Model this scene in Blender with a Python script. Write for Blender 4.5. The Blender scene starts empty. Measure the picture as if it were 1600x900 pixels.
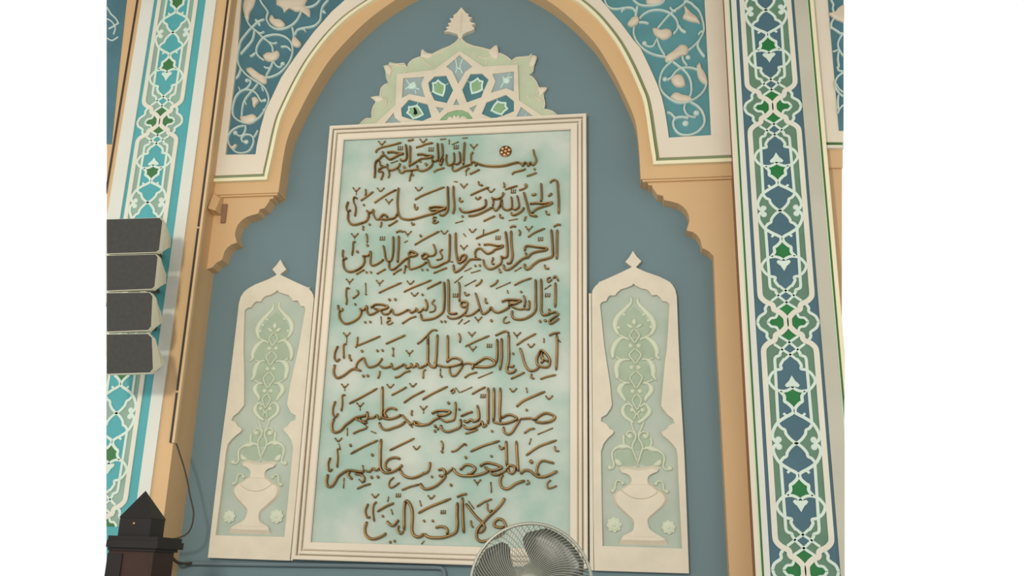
import bpy, bmesh, math, random
from mathutils import Vector, Matrix
from mathutils.geometry import tessellate_polygon
random.seed(7)
S = bpy.context.scene
COL = S.collection

# ------------------------------------------------------------------ camera
# measured from the photo's vertical and horizontal vanishing points
FX = 1438.16                       # focal length in pixels of a 1600 px wide frame
PPX, PPY = 743.0, 450.0            # where the optical axis meets the frame
RX = Vector((0.98612612, -0.01778768, -0.16504202))     # world X, Y, Z axes seen from the camera
RY = Vector((0.1628245, 0.297125, 0.94085329))          # (camera: x right, y down, z forward)
RZ = Vector((0.03230251, -0.95467289, 0.29589899))
DIST, EYE = 5.3, 1.5               # metres to the wall, eye height
cam = bpy.data.objects.new('camera', bpy.data.cameras.new('camera'))
COL.objects.link(cam); S.camera = cam
cam.matrix_world = Matrix((
    (RX[0], -RX[1], -RX[2], 0.0),
    (RY[0], -RY[1], -RY[2], -DIST),
    (RZ[0], -RZ[1], -RZ[2], EYE),
    (0, 0, 0, 1)))
cam.data.sensor_fit = 'HORIZONTAL'; cam.data.sensor_width = 36.0
cam.data.lens = FX / 1600 * 36.0
cam.data.shift_x = (800 - PPX) / 1600
cam.data.clip_start = 0.05

# ------------------------------------------------------------------ light
W = bpy.data.worlds.new('world'); S.world = W; W.use_nodes = True
bg = W.node_tree.nodes['Background']
bg.inputs[0].default_value = (1.0, 1.0, 0.99, 1); bg.inputs[1].default_value = 1.03

def area(name, loc, aim, size, power, color=(1, 1, 1)):
    l = bpy.data.lights.new(name, 'AREA'); l.shape = 'DISK'; l.size = size; l.energy = power; l.color = color
    o = bpy.data.objects.new(name, l); COL.objects.link(o); o.location = loc
    o.rotation_euler = (Vector(aim) - Vector(loc)).to_track_quat('-Z', 'Y').to_euler()
    return o
area('hall_lamp', (-1.9, -6.0, 3.3), (-1.2, 0, 2.8), 0.55, 150, (1.0, 0.93, 0.82))
S.view_settings.view_transform = 'Standard'; S.view_settings.look = 'None'
S.view_settings.exposure = 0.0; S.view_settings.gamma = 1.0
S.view_settings.use_curve_mapping = False

# ------------------------------------------------------------------ helpers
def U(px, py, y=0.0):
    """point of the photo -> (x, z) on the upright plane at depth y"""
    d = Vector((px - PPX, py - PPY, FX))
    t = (DIST + y) / RY.dot(d)
    return (RX.dot(d) * t, RZ.dot(d) * t + EYE)

def PX(y):                          # metres per pixel, near the middle of the wall
    return (DIST + y) / FX * 1.02

def srgb(h):
    h = h.lstrip('#'); v = [int(h[i:i + 2], 16) / 255 for i in (0, 2, 4)]
    return tuple(c / 12.92 if c <= .04045 else ((c + .055) / 1.055) ** 2.4 for c in v) + (1,)

MATS = {}
def paint(name, hexa, rough=.55, vary=.06, scale=3.0, bump=.0, metal=0.0, second=None, spec=.35):
    """painted plaster / metal: base colour with a soft procedural unevenness"""
    m = bpy.data.materials.new(name); m.use_nodes = True; nt = m.node_tree
    b = nt.nodes['Principled BSDF']; b.inputs['Roughness'].default_value = rough
    b.inputs['Metallic'].default_value = metal
    b.inputs['Specular IOR Level'].default_value = spec
    tc = nt.nodes.new('ShaderNodeTexCoord'); nz = nt.nodes.new('ShaderNodeTexNoise')
    nz.inputs['Scale'].default_value = scale; nz.inputs['Detail'].default_value = 4
    nt.links.new(tc.outputs['Object'], nz.inputs['Vector'])
    r = nt.nodes.new('ShaderNodeValToRGB')
    c = srgb(hexa)
    if second:
        c2 = srgb(second)
        r.color_ramp.elements[0].position = .36; r.color_ramp.elements[1].position = .66
        r.color_ramp.elements[0].color = c; r.color_ramp.elements[1].color = c2
    else:
        r.color_ramp.elements[0].position = .3; r.color_ramp.elements[1].position = .7
        r.color_ramp.elements[0].color = tuple(x * (1 - vary) for x in c[:3]) + (1,)
        r.color_ramp.elements[1].color = tuple(min(1, x * (1 + vary)) for x in c[:3]) + (1,)
    nt.links.new(nz.outputs['Fac'], r.inputs['Fac']); nt.links.new(r.outputs['Color'], b.inputs['Base Color'])
    if bump:
        n2 = nt.nodes.new('ShaderNodeTexNoise'); n2.inputs['Scale'].default_value = 60
        bp = nt.nodes.new('ShaderNodeBump'); bp.inputs['Strength'].default_value = bump; bp.inputs['Distance'].default_value = .004
        nt.links.new(tc.outputs['Object'], n2.inputs['Vector'])
        nt.links.new(n2.outputs['Fac'], bp.inputs['Height']); nt.links.new(bp.outputs['Normal'], b.inputs['Normal'])
    MATS[name] = m
    return m

def root_at(o, parent):
    o.parent = parent
    p = parent
    while p.parent: p = p.parent
    o.matrix_parent_inverse = Matrix.Translation(-Vector(p.location)) if p.type == 'EMPTY' else Matrix()
    if parent.parent: o.matrix_parent_inverse = Matrix()
def mesh_object(name, bm, mat, parent=None, smooth=False):
    me = bpy.data.meshes.new(name)
    bmesh.ops.recalc_face_normals(bm, faces=bm.faces)
    bm.to_mesh(me); bm.free()
    if smooth:
        for p in me.polygons: p.use_smooth = True
    for m in (mat if isinstance(mat, (list, tuple)) else [mat]): me.materials.append(m)
    o = bpy.data.objects.new(name, me); COL.objects.link(o)
    if parent: root_at(o, parent)
    return o

def tag(o, label, cat, group=None):
    o['label'] = label; o['category'] = cat
    if group: o['group'] = group
    return o
def thing(name, label, cat, loc, group=None):
    o = bpy.data.objects.new(name, None); COL.objects.link(o); o.location = loc
    o.empty_display_size = .05
    return tag(o, label, cat, group)
def structure(o):
    o['kind'] = 'structure'; return o

# the model of the wall ends at two upright planes at right angles to it
PY = -0.245                         # front of the decorated piers
def cut_plane(px, y, sgn):
    a, b = U(px, 0, y), U(px, 900, y)
    d = Vector((b[0] - a[0], 0, b[1] - a[1])).normalized()
    n = Vector((d.z, 0, -d.x)) * sgn
    if n.x * sgn < 0: n = -n
    return Vector((a[0], y, a[1])), n
CUT_L = cut_plane(167, PY, -1); CUT_R = cut_plane(1319, PY, 1)
def trim_mesh(bm, sides='LR'):
    for s, (co, no) in (('L', CUT_L), ('R', CUT_R)):
        if s in sides:
            g = bm.verts[:] + bm.edges[:] + bm.faces[:]
            r = bmesh.ops.bisect_plane(bm, geom=g, plane_co=co, plane_no=no, clear_outer=True)
            ed = [e for e in r['geom_cut'] if isinstance(e, bmesh.types.BMEdge)]
            if ed: bmesh.ops.holes_fill(bm, edges=ed, sides=0)

def area2(p): return sum(p[i][0] * p[(i + 1) % len(p)][1] - p[(i + 1) % len(p)][0] * p[i][1] for i in range(len(p))) / 2
def prism(bm, loops, yf, yb, mi=0, chamfer=0.0):
    """flat board: outline loops[0] (+ holes) in (x, z), front at yf, back at yb"""
    loops = [list(l) for l in loops]
    tris = tessellate_polygon([[Vector((x, z, 0)) for x, z in l] for l in loops])
    flat = [p for l in loops for p in l]
    vf = [bm.verts.new((x, yf, z)) for x, z in flat]
    for t in tris:
        try: f = bm.faces.new([vf[i] for i in t]); f.material_index = mi
        except ValueError: pass
    if yb is None: return
    vb = [bm.verts.new((x, yb, z)) for x, z in flat]
    k = 0
    for l in loops:
        n = len(l)
        for i in range(n):
            a, b = k + i, k + (i + 1) % n
            try: f = bm.faces.new((vf[a], vf[b], vb[b], vb[a])); f.material_index = mi
            except ValueError: pass
        k += n
def box(bm, x0, x1, y0, y1, z0, z1, mi=0):
    v = [bm.verts.new((x, y, z)) for x in (x0, x1) for y in (y0, y1) for z in (z0, z1)]
    for q in ((0, 1, 3, 2), (4, 6, 7, 5), (0, 4, 5, 1), (2, 3, 7, 6), (0, 2, 6, 4), (1, 5, 7, 3)):
        f = bm.faces.new([v[i] for i in q]); f.material_index = mi

def spline(p, n=5):
    """Catmull-Rom through points of any dimension"""
    if len(p) < 3: return [tuple(q) for q in p]
    out = []
    for i in range(len(p) - 1):
        p0 = p[max(i - 1, 0)]; p1 = p[i]; p2 = p[i + 1]; p3 = p[min(i + 2, len(p) - 1)]
        for k in range(n):
            t = k / n
            out.append(tuple(.5 * (2 * b + (c - a) * t + (2 * a - 5 * b + 4 * c - d) * t * t + (3 * b - a - 3 * c + d) * t ** 3)
                             for a, b, c, d in zip(p0, p1, p2, p3)))
    out.append(tuple(p[-1]))
    return out
PROFILE = ((-1, 0), (-.86, .62), (-.45, .96), (0, 1.06), (.45, .96), (.86, .62), (1, 0))
FLAT = ((-1, 0), (-1, .85), (-.8, 1), (.8, 1), (1, .85), (1, 0))
def ribbon(bm, pts, y, h, prof=PROFILE, mi=0, smooth=4, taper=True):
    """raised band along (x, z, width) points, standing h proud of depth y"""
    if len(pts) == 1: return
    p = spline(pts, smooth) if smooth > 1 else list(pts)
    q = [p[0]]
    for a in p[1:]:
        if (a[0] - q[-1][0]) ** 2 + (a[1] - q[-1][1]) ** 2 > 1e-8: q.append(a)
    p = q; n = len(p)
    if n < 2: return
    rings = []
    for i in range(n):
        a = p[max(i - 1, 0)]; b = p[min(i + 1, n - 1)]
        dx, dz = b[0] - a[0], b[1] - a[1]; L = math.hypot(dx, dz) or 1e-6
        nx, nz = -dz / L, dx / L
        w = p[i][2] / 2; hh = h
        ex = 0
        if taper and i in (0, n - 1): w *= .62; hh *= .55
        rings.append([bm.verts.new((p[i][0] + nx * u * w, y - v * hh, p[i][1] + nz * u * w)) for u, v in prof])
    m = len(prof)
    for i in range(n - 1):
        for k in range(m - 1):
            f = bm.faces.new((rings[i][k], rings[i][k + 1], rings[i + 1][k + 1], rings[i + 1][k])); f.material_index = mi
    for r in (rings[0], rings[-1]):
        f = bm.faces.new(r); f.material_index = mi
def dome(bm, x, z, r, y, h, mi=0, seg=12):
    rings = []
    for k in range(4):
        a = k / 4 * math.pi / 2
        rings.append([bm.verts.new((x + math.cos(t) * r * math.cos(a), y - h * math.sin(a), z + math.sin(t) * r * math.cos(a)))
                      for t in [j * 2 * math.pi / seg for j in range(seg)]])
    top = bm.verts.new((x, y - h, z))
    for k in range(3):
        for j in range(seg):
            f = bm.faces.new((rings[k][j], rings[k][(j + 1) % seg], rings[k + 1][(j + 1) % seg], rings[k + 1][j])); f.material_index = mi
    for j in range(seg):
        f = bm.faces.new((rings[3][j], rings[3][(j + 1) % seg], top)); f.material_index = mi
def blob(bm, poly, y, h, mi=0, inset=.72):
    """swelling leaf: outline in (x, z) rising to a rounded top"""
    p = spline(list(poly) + [poly[0]], 3)[:-1]
    cx = sum(a for a, b in p) / len(p); cz = sum(b for a, b in p) / len(p)
    r0 = [bm.verts.new((a, y, b)) for a, b in p]
    r1 = [bm.verts.new((a + (cx - a) * .06, y - h * .62, b + (cz - b) * .06)) for a, b in p]
    r2 = [bm.verts.new((cx + (a - cx) * inset, y - h, cz + (b - cz) * inset)) for a, b in p]
    n = len(p)
    for A, B in ((r0, r1), (r1, r2)):
        for i in range(n):
            f = bm.faces.new((A[i], A[(i + 1) % n], B[(i + 1) % n], B[i])); f.material_index = mi
    for t in tessellate_polygon([[Vector((v.co.x, v.co.z, 0)) for v in r2]]):
        try: f = bm.faces.new([r2[i] for i in t]); f.material_index = mi
        except ValueError: pass
def tube(bm, pts, r, seg=8, mi=0):
    rings = []; n = len(pts); pts = [Vector(p) for p in pts]
    up = Vector((0.123, .9, .31)).normalized()
    for i in range(n):
        d = (pts[min(i + 1, n - 1)] - pts[max(i - 1, 0)]).normalized()
        a = d.cross(up)
        if a.length < 1e-3: a = d.cross(Vector((1, 0, 0)))
        a.normalize(); b = d.cross(a)
        rings.append([bm.verts.new(pts[i] + a * math.cos(t) * r + b * math.sin(t) * r) for t in [k * 2 * math.pi / seg for k in range(seg)]])
    for i in range(n - 1):
        for k in range(seg):
            f = bm.faces.new((rings[i][k], rings[i][(k + 1) % seg], rings[i + 1][(k + 1) % seg], rings[i + 1][k])); f.material_index = mi
    for r_ in (rings[0], rings[-1]): bm.faces.new(r_).material_index = mi
def lathe(bm, prof, loc, axis='Z', seg=24, mi=0):
    """profile (radius, height) turned about a line through loc"""
    rings = []
    for r, h in prof:
        ring = []
        for k in range(seg):
            t = k * 2 * math.pi / seg
            c = (math.cos(t) * r, math.sin(t) * r, h) if axis == 'Z' else (math.cos(t) * r, -h, math.sin(t) * r)
            ring.append(bm.verts.new(Vector(c) + Vector(loc)))
        rings.append(ring)
    for a, b in zip(rings, rings[1:]):
        for k in range(seg):
            bm.faces.new((a[k], a[(k + 1) % seg], b[(k + 1) % seg], b[k])).material_index = mi
    bm.faces.new(rings[0]).material_index = mi; bm.faces.new(rings[-1]).material_index = mi
def up(pts, y): return [U(a, b, y) for a, b in pts]
def N(): return bmesh.new()

# ------------------------------------------------------------------ paints
paint('recess_blue', '#687f84', .62, .05, 1.3, .05)
paint('tan', '#cba97c', .55, .05, 1.2, .05)
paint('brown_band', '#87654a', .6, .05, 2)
paint('cream', '#dad0bc', .55, .04, 2, .04)
paint('cream_ornament', '#d3cab4', .5, .05, 9)
paint('bead_cream', '#e3dcb8', .5, .03, 4)
paint('olive', '#84916b', .6, .06, 4)
paint('mint', '#97b5a6', .5, .05, 2.8, .03, second='#c1c8bc')
paint('niche_sage', '#a5b3a3', .6, .05, 4, .03, second='#b3bbac')
paint('sage_relief', '#c7ceb5', .55, .04, 8)
paint('leaf_sage', '#9fae96', .6, .08, 10)
paint('bronze', '#96794f', .34, .18, 14, metal=.75, spec=.5)
paint('dark_bronze', '#5f4326', .35, .2, 30, metal=.6, spec=.5)
paint('bright_bronze', '#d9a878', .3, .1, 30, metal=.6, spec=.5)
paint('pale_green', '#b7c0a2', .55, .06, 9)
paint('hex_blue', '#4b7880', .55, .08, 8)
paint('cell_grey', '#93a5a4', .6, .06, 8)
paint('cell_green', '#86aa7f', .55, .1, 12)
paint('ring_mint', '#c4ddcf', .5, .04, 9)
paint('pier_blue', '#466672', .55, .07, 5)
paint('pier_sage', '#5f8069', .55, .1, 6)
paint('pier_green', '#227038', .5, .12, 8)
paint('pier_line', '#cbdacc', .5, .04, 6)
paint('pier_band', '#d6d3c2', .5, .04, 6)
paint('pier_grey', '#b9b6a4', .55, .05, 3)
paint('pier_white', '#d2d3c8', .55, .03, 3)
paint('pinstripe_green', '#3d6d35', .55, .05, 3)
paint('pale_mint', '#c3d4b6', .55, .05, 3)
paint('turquoise', '#4f9fa3', .5, .05, 4)
paint('old_sage', '#8aa595', .55, .08, 6)
paint('old_green', '#3c7243', .55, .1, 7)
paint('spandrel_teal', '#47707a', .55, .1, 6)
paint('spandrel_aqua', '#558a8f', .55, .08, 6)
paint('spandrel_line', '#b9cbc2', .5, .05, 8)
paint('spandrel_leaf', '#cbbfa9', .5, .06, 14)
paint('grille_black', '#3d3d3a', .75, .1, 40, .2)
paint('speaker_cream', '#d4d1b8', .5, .04, 5)
paint('fan_wire', '#9b9d90', .4, .04, 5, metal=.3)
paint('fan_blade', '#50534d', .35, .05, 5)
paint('fan_dark', '#4c4b47', .5, .08, 6)
paint('dark_wood', '#120906', .5, .35, 5, .05)
paint('red_wood', '#33180c', .5, .25, 5, .05)
paint('cable_black', '#3b332b', .6, .05, 5)
paint('pipe_blue', '#67777c', .5, .05, 5)
paint('floor_carpet', '#6d5b4a', .9, .1, 8, .2)
paint('ceiling_dark', '#8d8373', .8, .05, 2)
paint('trunking', '#cfb288', .5, .05, 4)
paint('hole_black', '#0b0b0a', .9, 0, 3)

# ------------------------------------------------------------------ the setting
ZT = 5.75                            # top of the wall as built, above the frame
XL, XR = -4.1, 2.0
bm = N(); box(bm, XL, XR, 0, .12, 0, ZT); trim_mesh(bm)
structure(mesh_object('wall_back', bm, MATS['recess_blue']))
bm = N(); box(bm, -3.3, 1.3, -5.9, .12, -.1, 0)
structure(mesh_object('floor', bm, MATS['floor_carpet']))
bm = N(); box(bm, -4.2, 2.6, -7.0, .12, ZT, ZT + .1)  # unseen slab added to block light from above and darken the wall's top
structure(mesh_object('ceiling', bm, MATS['ceiling_dark']))

# piers: x edges of the painted bands, all on the pier's front
def xe(px, py): return U(px, py, PY)[0]
LX = dict(edge=xe(178, 225), brown=xe(187, 225), cream=xe(207, 225), field=xe(292, 225), white=xe(309, 225), corner=xe(331, 225))
RXE = dict(corner=xe(1160, 504), cream=xe(1165.5, 504), mint=xe(1168, 504), green=xe(1171, 504), white=xe(1180, 504),
           field=xe(1281, 504), grey=xe(1303, 504), mint2=xe(1305.6, 504), green2=xe(1308.6, 504), end=xe(1315, 504))
bm = N(); box(bm, LX['edge'] - .9, LX['corner'], PY, 0, 0, ZT); trim_mesh(bm)
structure(mesh_object('wall_left', bm, MATS['tan']))
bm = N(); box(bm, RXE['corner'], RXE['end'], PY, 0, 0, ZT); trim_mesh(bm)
structure(mesh_object('wall_right', bm, MATS['brown_band']))  # brown puts shade into the colour of the pier's inner side face

AX = -1.067                          # centre line of the arch
ARCH_C = [(1.222, 2.37), (1.206, 2.50), (1.176, 2.77), (1.14, 2.90), (1.065, 3.10), (.98, 3.27), (.845, 3.46), (.675, 3.61), (.35, 3.80), (0, 3.92)]
ARCH_D = [(1.143, 2.36), (1.135, 2.55), (1.115, 2.70), (1.055, 2.87), (.97, 3.07), (.845, 3.29), (.60, 3.56), (.3, 3.76), (0, 3.86)]
def arch(pts, off=0.0):
    """half arch, spline-smoothed, moved outwards by off"""
    p = spline(pts, 6); out = []
    for i, (x, z) in enumerate(p):
        a, b = p[max(i - 1, 0)], p[min(i + 1, len(p) - 1)]
        dx, dz = b[0] - a[0], b[1] - a[1]; L = math.hypot(dx, dz)
        out.append((x + dz / L * off, z - dx / L * off + 0.0) if off else (x, z))
    return out
def side(pts, s): return [(AX + s * x, z + EYE) for x, z in pts]
LEDGE = {-1: 2.395, 1: 2.395}        # underside line of the spandrel bead
MY, BY, SY = -.13, -.10, -.14        # moulding, bracket, spandrel fronts
OUT = {-1: -LX['corner'] + AX, 1: RXE['corner'] - AX}     # half widths to the piers
C0 = arch(ARCH_C); D0 = arch(ARCH_D)
BR = [(1012.5, 270), (1012.5, 289), (1019, 290), (1020, 294), (1027, 304), (1036, 306), (1037.5, 312.5), (1050, 315), (1060, 318), (1067, 322.5),
      (1073, 329), (1076, 336), (1077.5, 345), (1072.5, 360), (1082.5, 362.5), (1089, 367), (1094, 374), (1097.5, 387.5), (1107.5, 392.5), (1115, 400),
      (1117, 450), (1121, 550), (1128, 675), (1140, 900)]
br = [(x - AX, z - EYE) for x, z in up(BR, BY)]
tn = 0
for s in (-1, 1):
    sd = 'left' if s < 0 else 'right'
    # moulding: arch band plus the level band under the spandrel
    bm = N()
    low = 2.292
    inner = [(OUT[s], low), (1.145, low)] + D0[1:]
    outer = [(OUT[s], 2.372)] + [q for q in C0]
    outer[1] = (1.222, 2.372)
    prism(bm, [side(inner + outer[::-1], s)], MY, 0)
    # thin lower step of the level band
    prism(bm, [side([(OUT[s], low + .022), (1.155, low + .022), (1.155, low - .012), (OUT[s], low - .012)], s)], MY + .012, 0)
    tn += 1; structure(mesh_object('trim_%d' % tn, bm, MATS['tan']))
    # scalloped bracket under the springing, running down as a jamb
    bm = N()
    if s > 0:
        poly = br + [(br[-1][0], -1.5), (OUT[s], -1.5), (OUT[s], br[0][1])]
    else:
        poly = br[:20] + [(OUT[s], br[19][1] - .01), (OUT[s], br[0][1])]
    prism(bm, [side(poly, s)], BY, 0)
    tn += 1; structure(mesh_object('trim_%d' % tn, bm, MATS['tan']))
    # bead and olive fillet round the spandrel
    for nm, o0, o1, yy, z0, z1, mt in (('bead', 0.0, .022, SY - .022, 2.372, 2.394, 'bead_cream'), ('olive', .022, .044, SY + .004, 2.394, 2.420, 'olive')):
        a = [q for q in arch(ARCH_C, o0)]; b = [q for q in arch(ARCH_C, o1)]
        a = [q for q in a if q[1] > z0 + .02]; b = [q for q in b if q[1] > z1 + .02]
        bm = N()
        prism(bm, [side([(OUT[s], z0), (a[0][0], z0)] + a + b[::-1] + [(b[0][0], z1), (OUT[s], z1)], s)], yy, 0)
        tn += 1; structure(mesh_object('trim_%d' % tn, bm, MATS[mt]))

# ------------------------------------------------------------------ spandrel panels
def spandrel(s, field_px, label, strokes, leaves, balls, fieldmat):
    a = [q for q in arch(ARCH_C, .044) if q[1] > 2.44]
    outer = side([(OUT[s], 2.420), (a[0][0], 2.420)] + a + [(OUT[s], a[-1][1])], s)
    t = thing('spandrel_panel', label, 'wall panel', (AX + s * OUT[s], SY, 2.42 + EYE), 'spandrel panels beside the arch')
    hole = up(field_px, SY)
    bm = N(); prism(bm, [outer, hole], SY - .008, SY + .012)
    mesh_object('board', bm, MATS['cream'], t)
    bm = N(); prism(bm, [outer], SY + .012, -.0015)
    mesh_object('field', bm, MATS[fieldmat], t)
    y = SY + .012; k = PX(y)
    bm = N()
    for w, pts in strokes: ribbon(bm, [U(px, py, y) + (w * 1.3 * k,) for px, py in pts], y, .017)
    for px, py, r in balls: dome(bm, *U(px, py, y), r * k, y, .014)
    mesh_object('scrollwork', bm, MATS['spandrel_line'], t, True)
    for p in leaves:
        bm = N(); blob(bm, up(p, y), y, .022, inset=.62); mesh_object('leaf', bm, MATS['spandrel_leaf'], t, True)
    return t
FL = [(381, -40), (376, 20), (372, 80), (362, 165), (353, 242.5), (400, 242), (402, 228), (408, 200), (415, 175), (422, 160), (440, 122), (462, 90), (490, 52), (519, 19), (545, -4), (600, -40)]
SL = [(3, [(404, -10), (408, 3), (415, 13), (419, 20), (417, 30), (422, 40), (432, 46), (443, 46), (455, 41), (464, 33), (470, 22), (472, 15)]),
      (3, [(476, 13), (488, 11), (497, 5), (503, -6)]), (3.2, [(514, 0), (505, 11), (502, 22), (501, 32), (494, 40), (486, 43), (474, 45), (465, 48), (461, 56)]),
      (2.5, [(508, 17), (505, 20), (510, 21)]), (3.5, [(457, 43), (459, 52), (460, 62)]), (2.5, [(470, 46), (476, 47), (478, 51)]),
      (3, [(383, 24), (388, 36), (394, 44), (402, 50), (412, 60), (420, 66), (426, 74), (427, 83)]), (2.5, [(402, 50), (408, 53), (414, 50)]), (2.5, [(420, 66), (428, 69), (434, 67)]),
      (3, [(414, 31), (404, 35), (394, 44), (385, 54), (377, 65), (374, 77), (371.5, 90), (373, 100), (377, 108), (385, 117), (394, 124), (406, 131), (414, 138), (419, 148), (420.5, 158), (416, 170), (405, 185), (391, 193), (377, 191), (366, 183), (364, 172), (367, 157), (372, 148), (380, 142), (388, 141), (396, 143), (402, 148), (406, 155), (409, 159), (413, 157)]),
      (4, [(399, 32), (404, 35), (406, 41)]), (3.4, [(398, 48), (397, 56), (394, 65), (385, 76), (376, 86)]),
      (3, [(413, 95), (404, 88), (401, 80), (404, 70), (412, 60), (422, 56), (434, 55), (445, 58), (453, 64), (457, 72), (457.5, 84), (453, 97), (446, 107), (436, 116), (424, 121), (414, 122)]),
      (3, [(400, 83), (396, 87), (391, 89)]), (3, [(428, 95), (424, 105), (420, 113), (416, 120)]), (2.6, [(428, 97), (432, 103), (438, 106), (442, 102)]), (2.6, [(422, 107), (417, 107), (413, 105)]),
      (3, [(439, 74), (449, 74), (455, 80)]), (3.2, [(377, 107), (374, 117), (369, 124)]), (2.6, [(386, 127), (392, 127), (391, 133), (386, 139), (381, 142)]),
      (2.6, [(404, 131), (397, 140), (390, 148), (384, 156), (380, 166), (378, 184)]), (3, [(383, 157), (385, 164)]), (3.5, [(373, 136), (376, 143)]), (3, [(416, 170), (411, 172)]), (4, [(409, 136), (412, 143)]),
      (2.8, [(384, 196), (384, 204), (380, 212), (374, 213), (369, 208)]),
      (2.8, [(383, 197), (373, 199), (363, 205), (357.5, 213), (357, 221), (361, 230), (369, 238), (379, 240), (389, 237), (395, 229), (397, 221), (395, 214), (389, 211), (382, 212), (378, 217), (380, 222), (385, 222)]),
      (3, [(397, 216), (401, 210), (404, 204)])]
VL = [[(432, 8), (436, -4), (478, -4), (477, 8), (484, 15), (484, 27), (477, 23), (470, 19), (462, 19), (453, 15), (444, 20), (441, 13)],
      [(424, 24), (421, 33), (429, 42), (440, 45), (446, 39), (440, 32), (431, 31), (427, 26)],
      [(383, -4), (399, -4), (397, 10), (391, 20), (388, 34), (383, 27), (380, 12)],
      [(459, 56), (464, 60), (471, 68), (468, 74), (460, 74), (456, 68)],
      [(411, 88), (418, 83), (428, 83), (435, 80), (437, 87), (432, 94), (424, 97), (415, 95)],
      [(385, 111), (386, 107), (393, 106), (400, 111), (408, 117), (416, 121), (417, 129), (412, 132), (403, 127), (394, 121)],
      [(394, 154), (400, 152), (405, 158), (401, 164), (397, 169), (395, 161)],
      [(375, 183), (385, 182), (395, 179), (401, 182), (402, 188), (396, 193), (387, 195), (378, 192)],
      [(357, 226), (364, 231), (371, 226), (367, 234), (361, 233)]]
BL = [(442, 100, 4.5), (386, 126, 4), (414, 157, 3.5), (368, 208, 4.5), (385, 222, 4.5)]
spandrel(-1, FL, 'teal spandrel panel with pale carved vines, left of the arch', SL, VL, BL, 'spandrel_teal')
FR = [(1100, -40), (1101, 5), (1106, 100), (1108, 150), (1111, 212), (1045, 216), (1043, 200), (1039, 175), (1034, 153), (1027, 133), (1015, 106), (1001, 77), (990, 64), (970, 37), (940, 2), (900, -40)]
SR = [(3, [(944, -3), (948, 9), (956, 14.5), (966, 15), (975, 13.5), (984, 13), (990, 15), (993, 20)]), (3, [(977, 14), (972, 17), (972, 20)]), (4, [(996, 10), (994, 20), (993, 28), (990, 36)]),
      (3, [(985, -6), (992, 3), (1000, 8.5), (1010, 10), (1025, 9), (1035, 5), (1040, -3)]),
      (3, [(999, 30), (1006, 23), (1016, 18), (1027, 16.5), (1038, 18), (1047, 22), (1055, 29), (1059, 38), (1058, 47), (1052, 54)]),
      (4, [(1060, 40), (1064, 47), (1072, 52)]), (3, [(1076, 0), (1065, 10), (1053, 18), (1044, 26), (1036, 35), (1027, 46)]), (3, [(1057, 19), (1050, 17), (1047, 12)]),
      (3.2, [(991, 42), (990, 52), (993, 62), (998, 70), (1006, 78), (1016, 84), (1028, 88), (1042, 90)]), (3, [(998, 36), (1006, 36), (1014, 38)]),
      (3, [(1026, 60), (1030, 72), (1034, 80), (1039, 88)]), (2.6, [(1006, 70), (1011, 73), (1020, 73), (1026, 62)]),
      (3, [(1068, 3), (1078, 5), (1086, 12), (1092, 18), (1097, 30), (1100, 47), (1095, 60), (1085, 72), (1075, 80)]),
      (4, [(1093, 63), (1090, 72), (1095, 82), (1101, 90)]), (3, [(1091, 55), (1096, 50), (1098, 52)]),
      (3.2, [(1052, 95), (1041, 104), (1034, 114), (1031, 125), (1031, 136), (1036, 146), (1045, 154), (1058, 161), (1072, 161), (1086, 155), (1096, 147), (1102, 138), (1103.5, 128), (1098, 116), (1087, 109), (1075, 106.5), (1063, 108), (1055, 114), (1049, 122), (1042, 126)]),
      (3, [(1066, 88), (1068, 96), (1074, 104)]), (3.2, [(1051, 97), (1060, 104), (1070, 112), (1077, 122), (1080, 133), (1080, 145), (1077, 153)]),
      (3, [(1040, 97), (1046, 97)]), (2.8, [(1071, 162), (1069, 170), (1072, 178), (1078, 183), (1088, 184)]),
      (3.6, [(1078, 160), (1090, 167), (1098, 177), (1101, 190), (1097, 200), (1088, 208), (1076, 212), (1064, 211), (1056, 205), (1052, 196), (1053, 188), (1060, 184), (1070, 184), (1076, 186)]),
      (3.4, [(1042, 176), (1049, 179), (1055, 186)]), (4.5, [(1097, 198), (1091, 205)])]
VR = [[(988, 28), (996, 26), (999, 33), (994, 40), (986, 43), (980, 38)], [(1009, -3), (1037, -3), (1031, 7), (1012, 8)],
      [(1019, 45), (1025, 45), (1032, 48), (1040, 46), (1048, 48), (1050, 54), (1045, 60), (1036, 63), (1028, 59), (1022, 54)],
      [(1068, 8), (1074, 15), (1080, 21), (1090, 29), (1094, 38), (1088, 36), (1080, 35), (1072, 32), (1066, 28), (1070, 20)],
      [(1039, 95), (1040, 89), (1050, 82), (1059, 74), (1065, 70), (1073, 72), (1076, 79), (1073, 86), (1065, 88), (1055, 94), (1045, 98)],
      [(1088, 104), (1093, 98), (1096, 107), (1101, 114), (1105, 124), (1105, 133), (1098, 131), (1092, 125), (1089, 116)],
      [(1048, 124), (1054, 118), (1062, 117), (1068, 122), (1071, 132), (1066, 137), (1056, 136), (1050, 130)],
      [(1047, 152), (1051, 147), (1058, 145.5), (1066, 149), (1076, 151), (1082, 155), (1078, 160), (1064, 161), (1054, 158)]]
BRR = [(1007, 68, 4.5), (1075, 90, 4.5), (1039, 124, 4.5), (1088, 177, 5.5), (1071, 193, 5.5)]
spandrel(1, FR, 'aqua spandrel panel with pale carved vines, right of the arch', SR, VR, BRR, 'spandrel_aqua')

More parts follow.
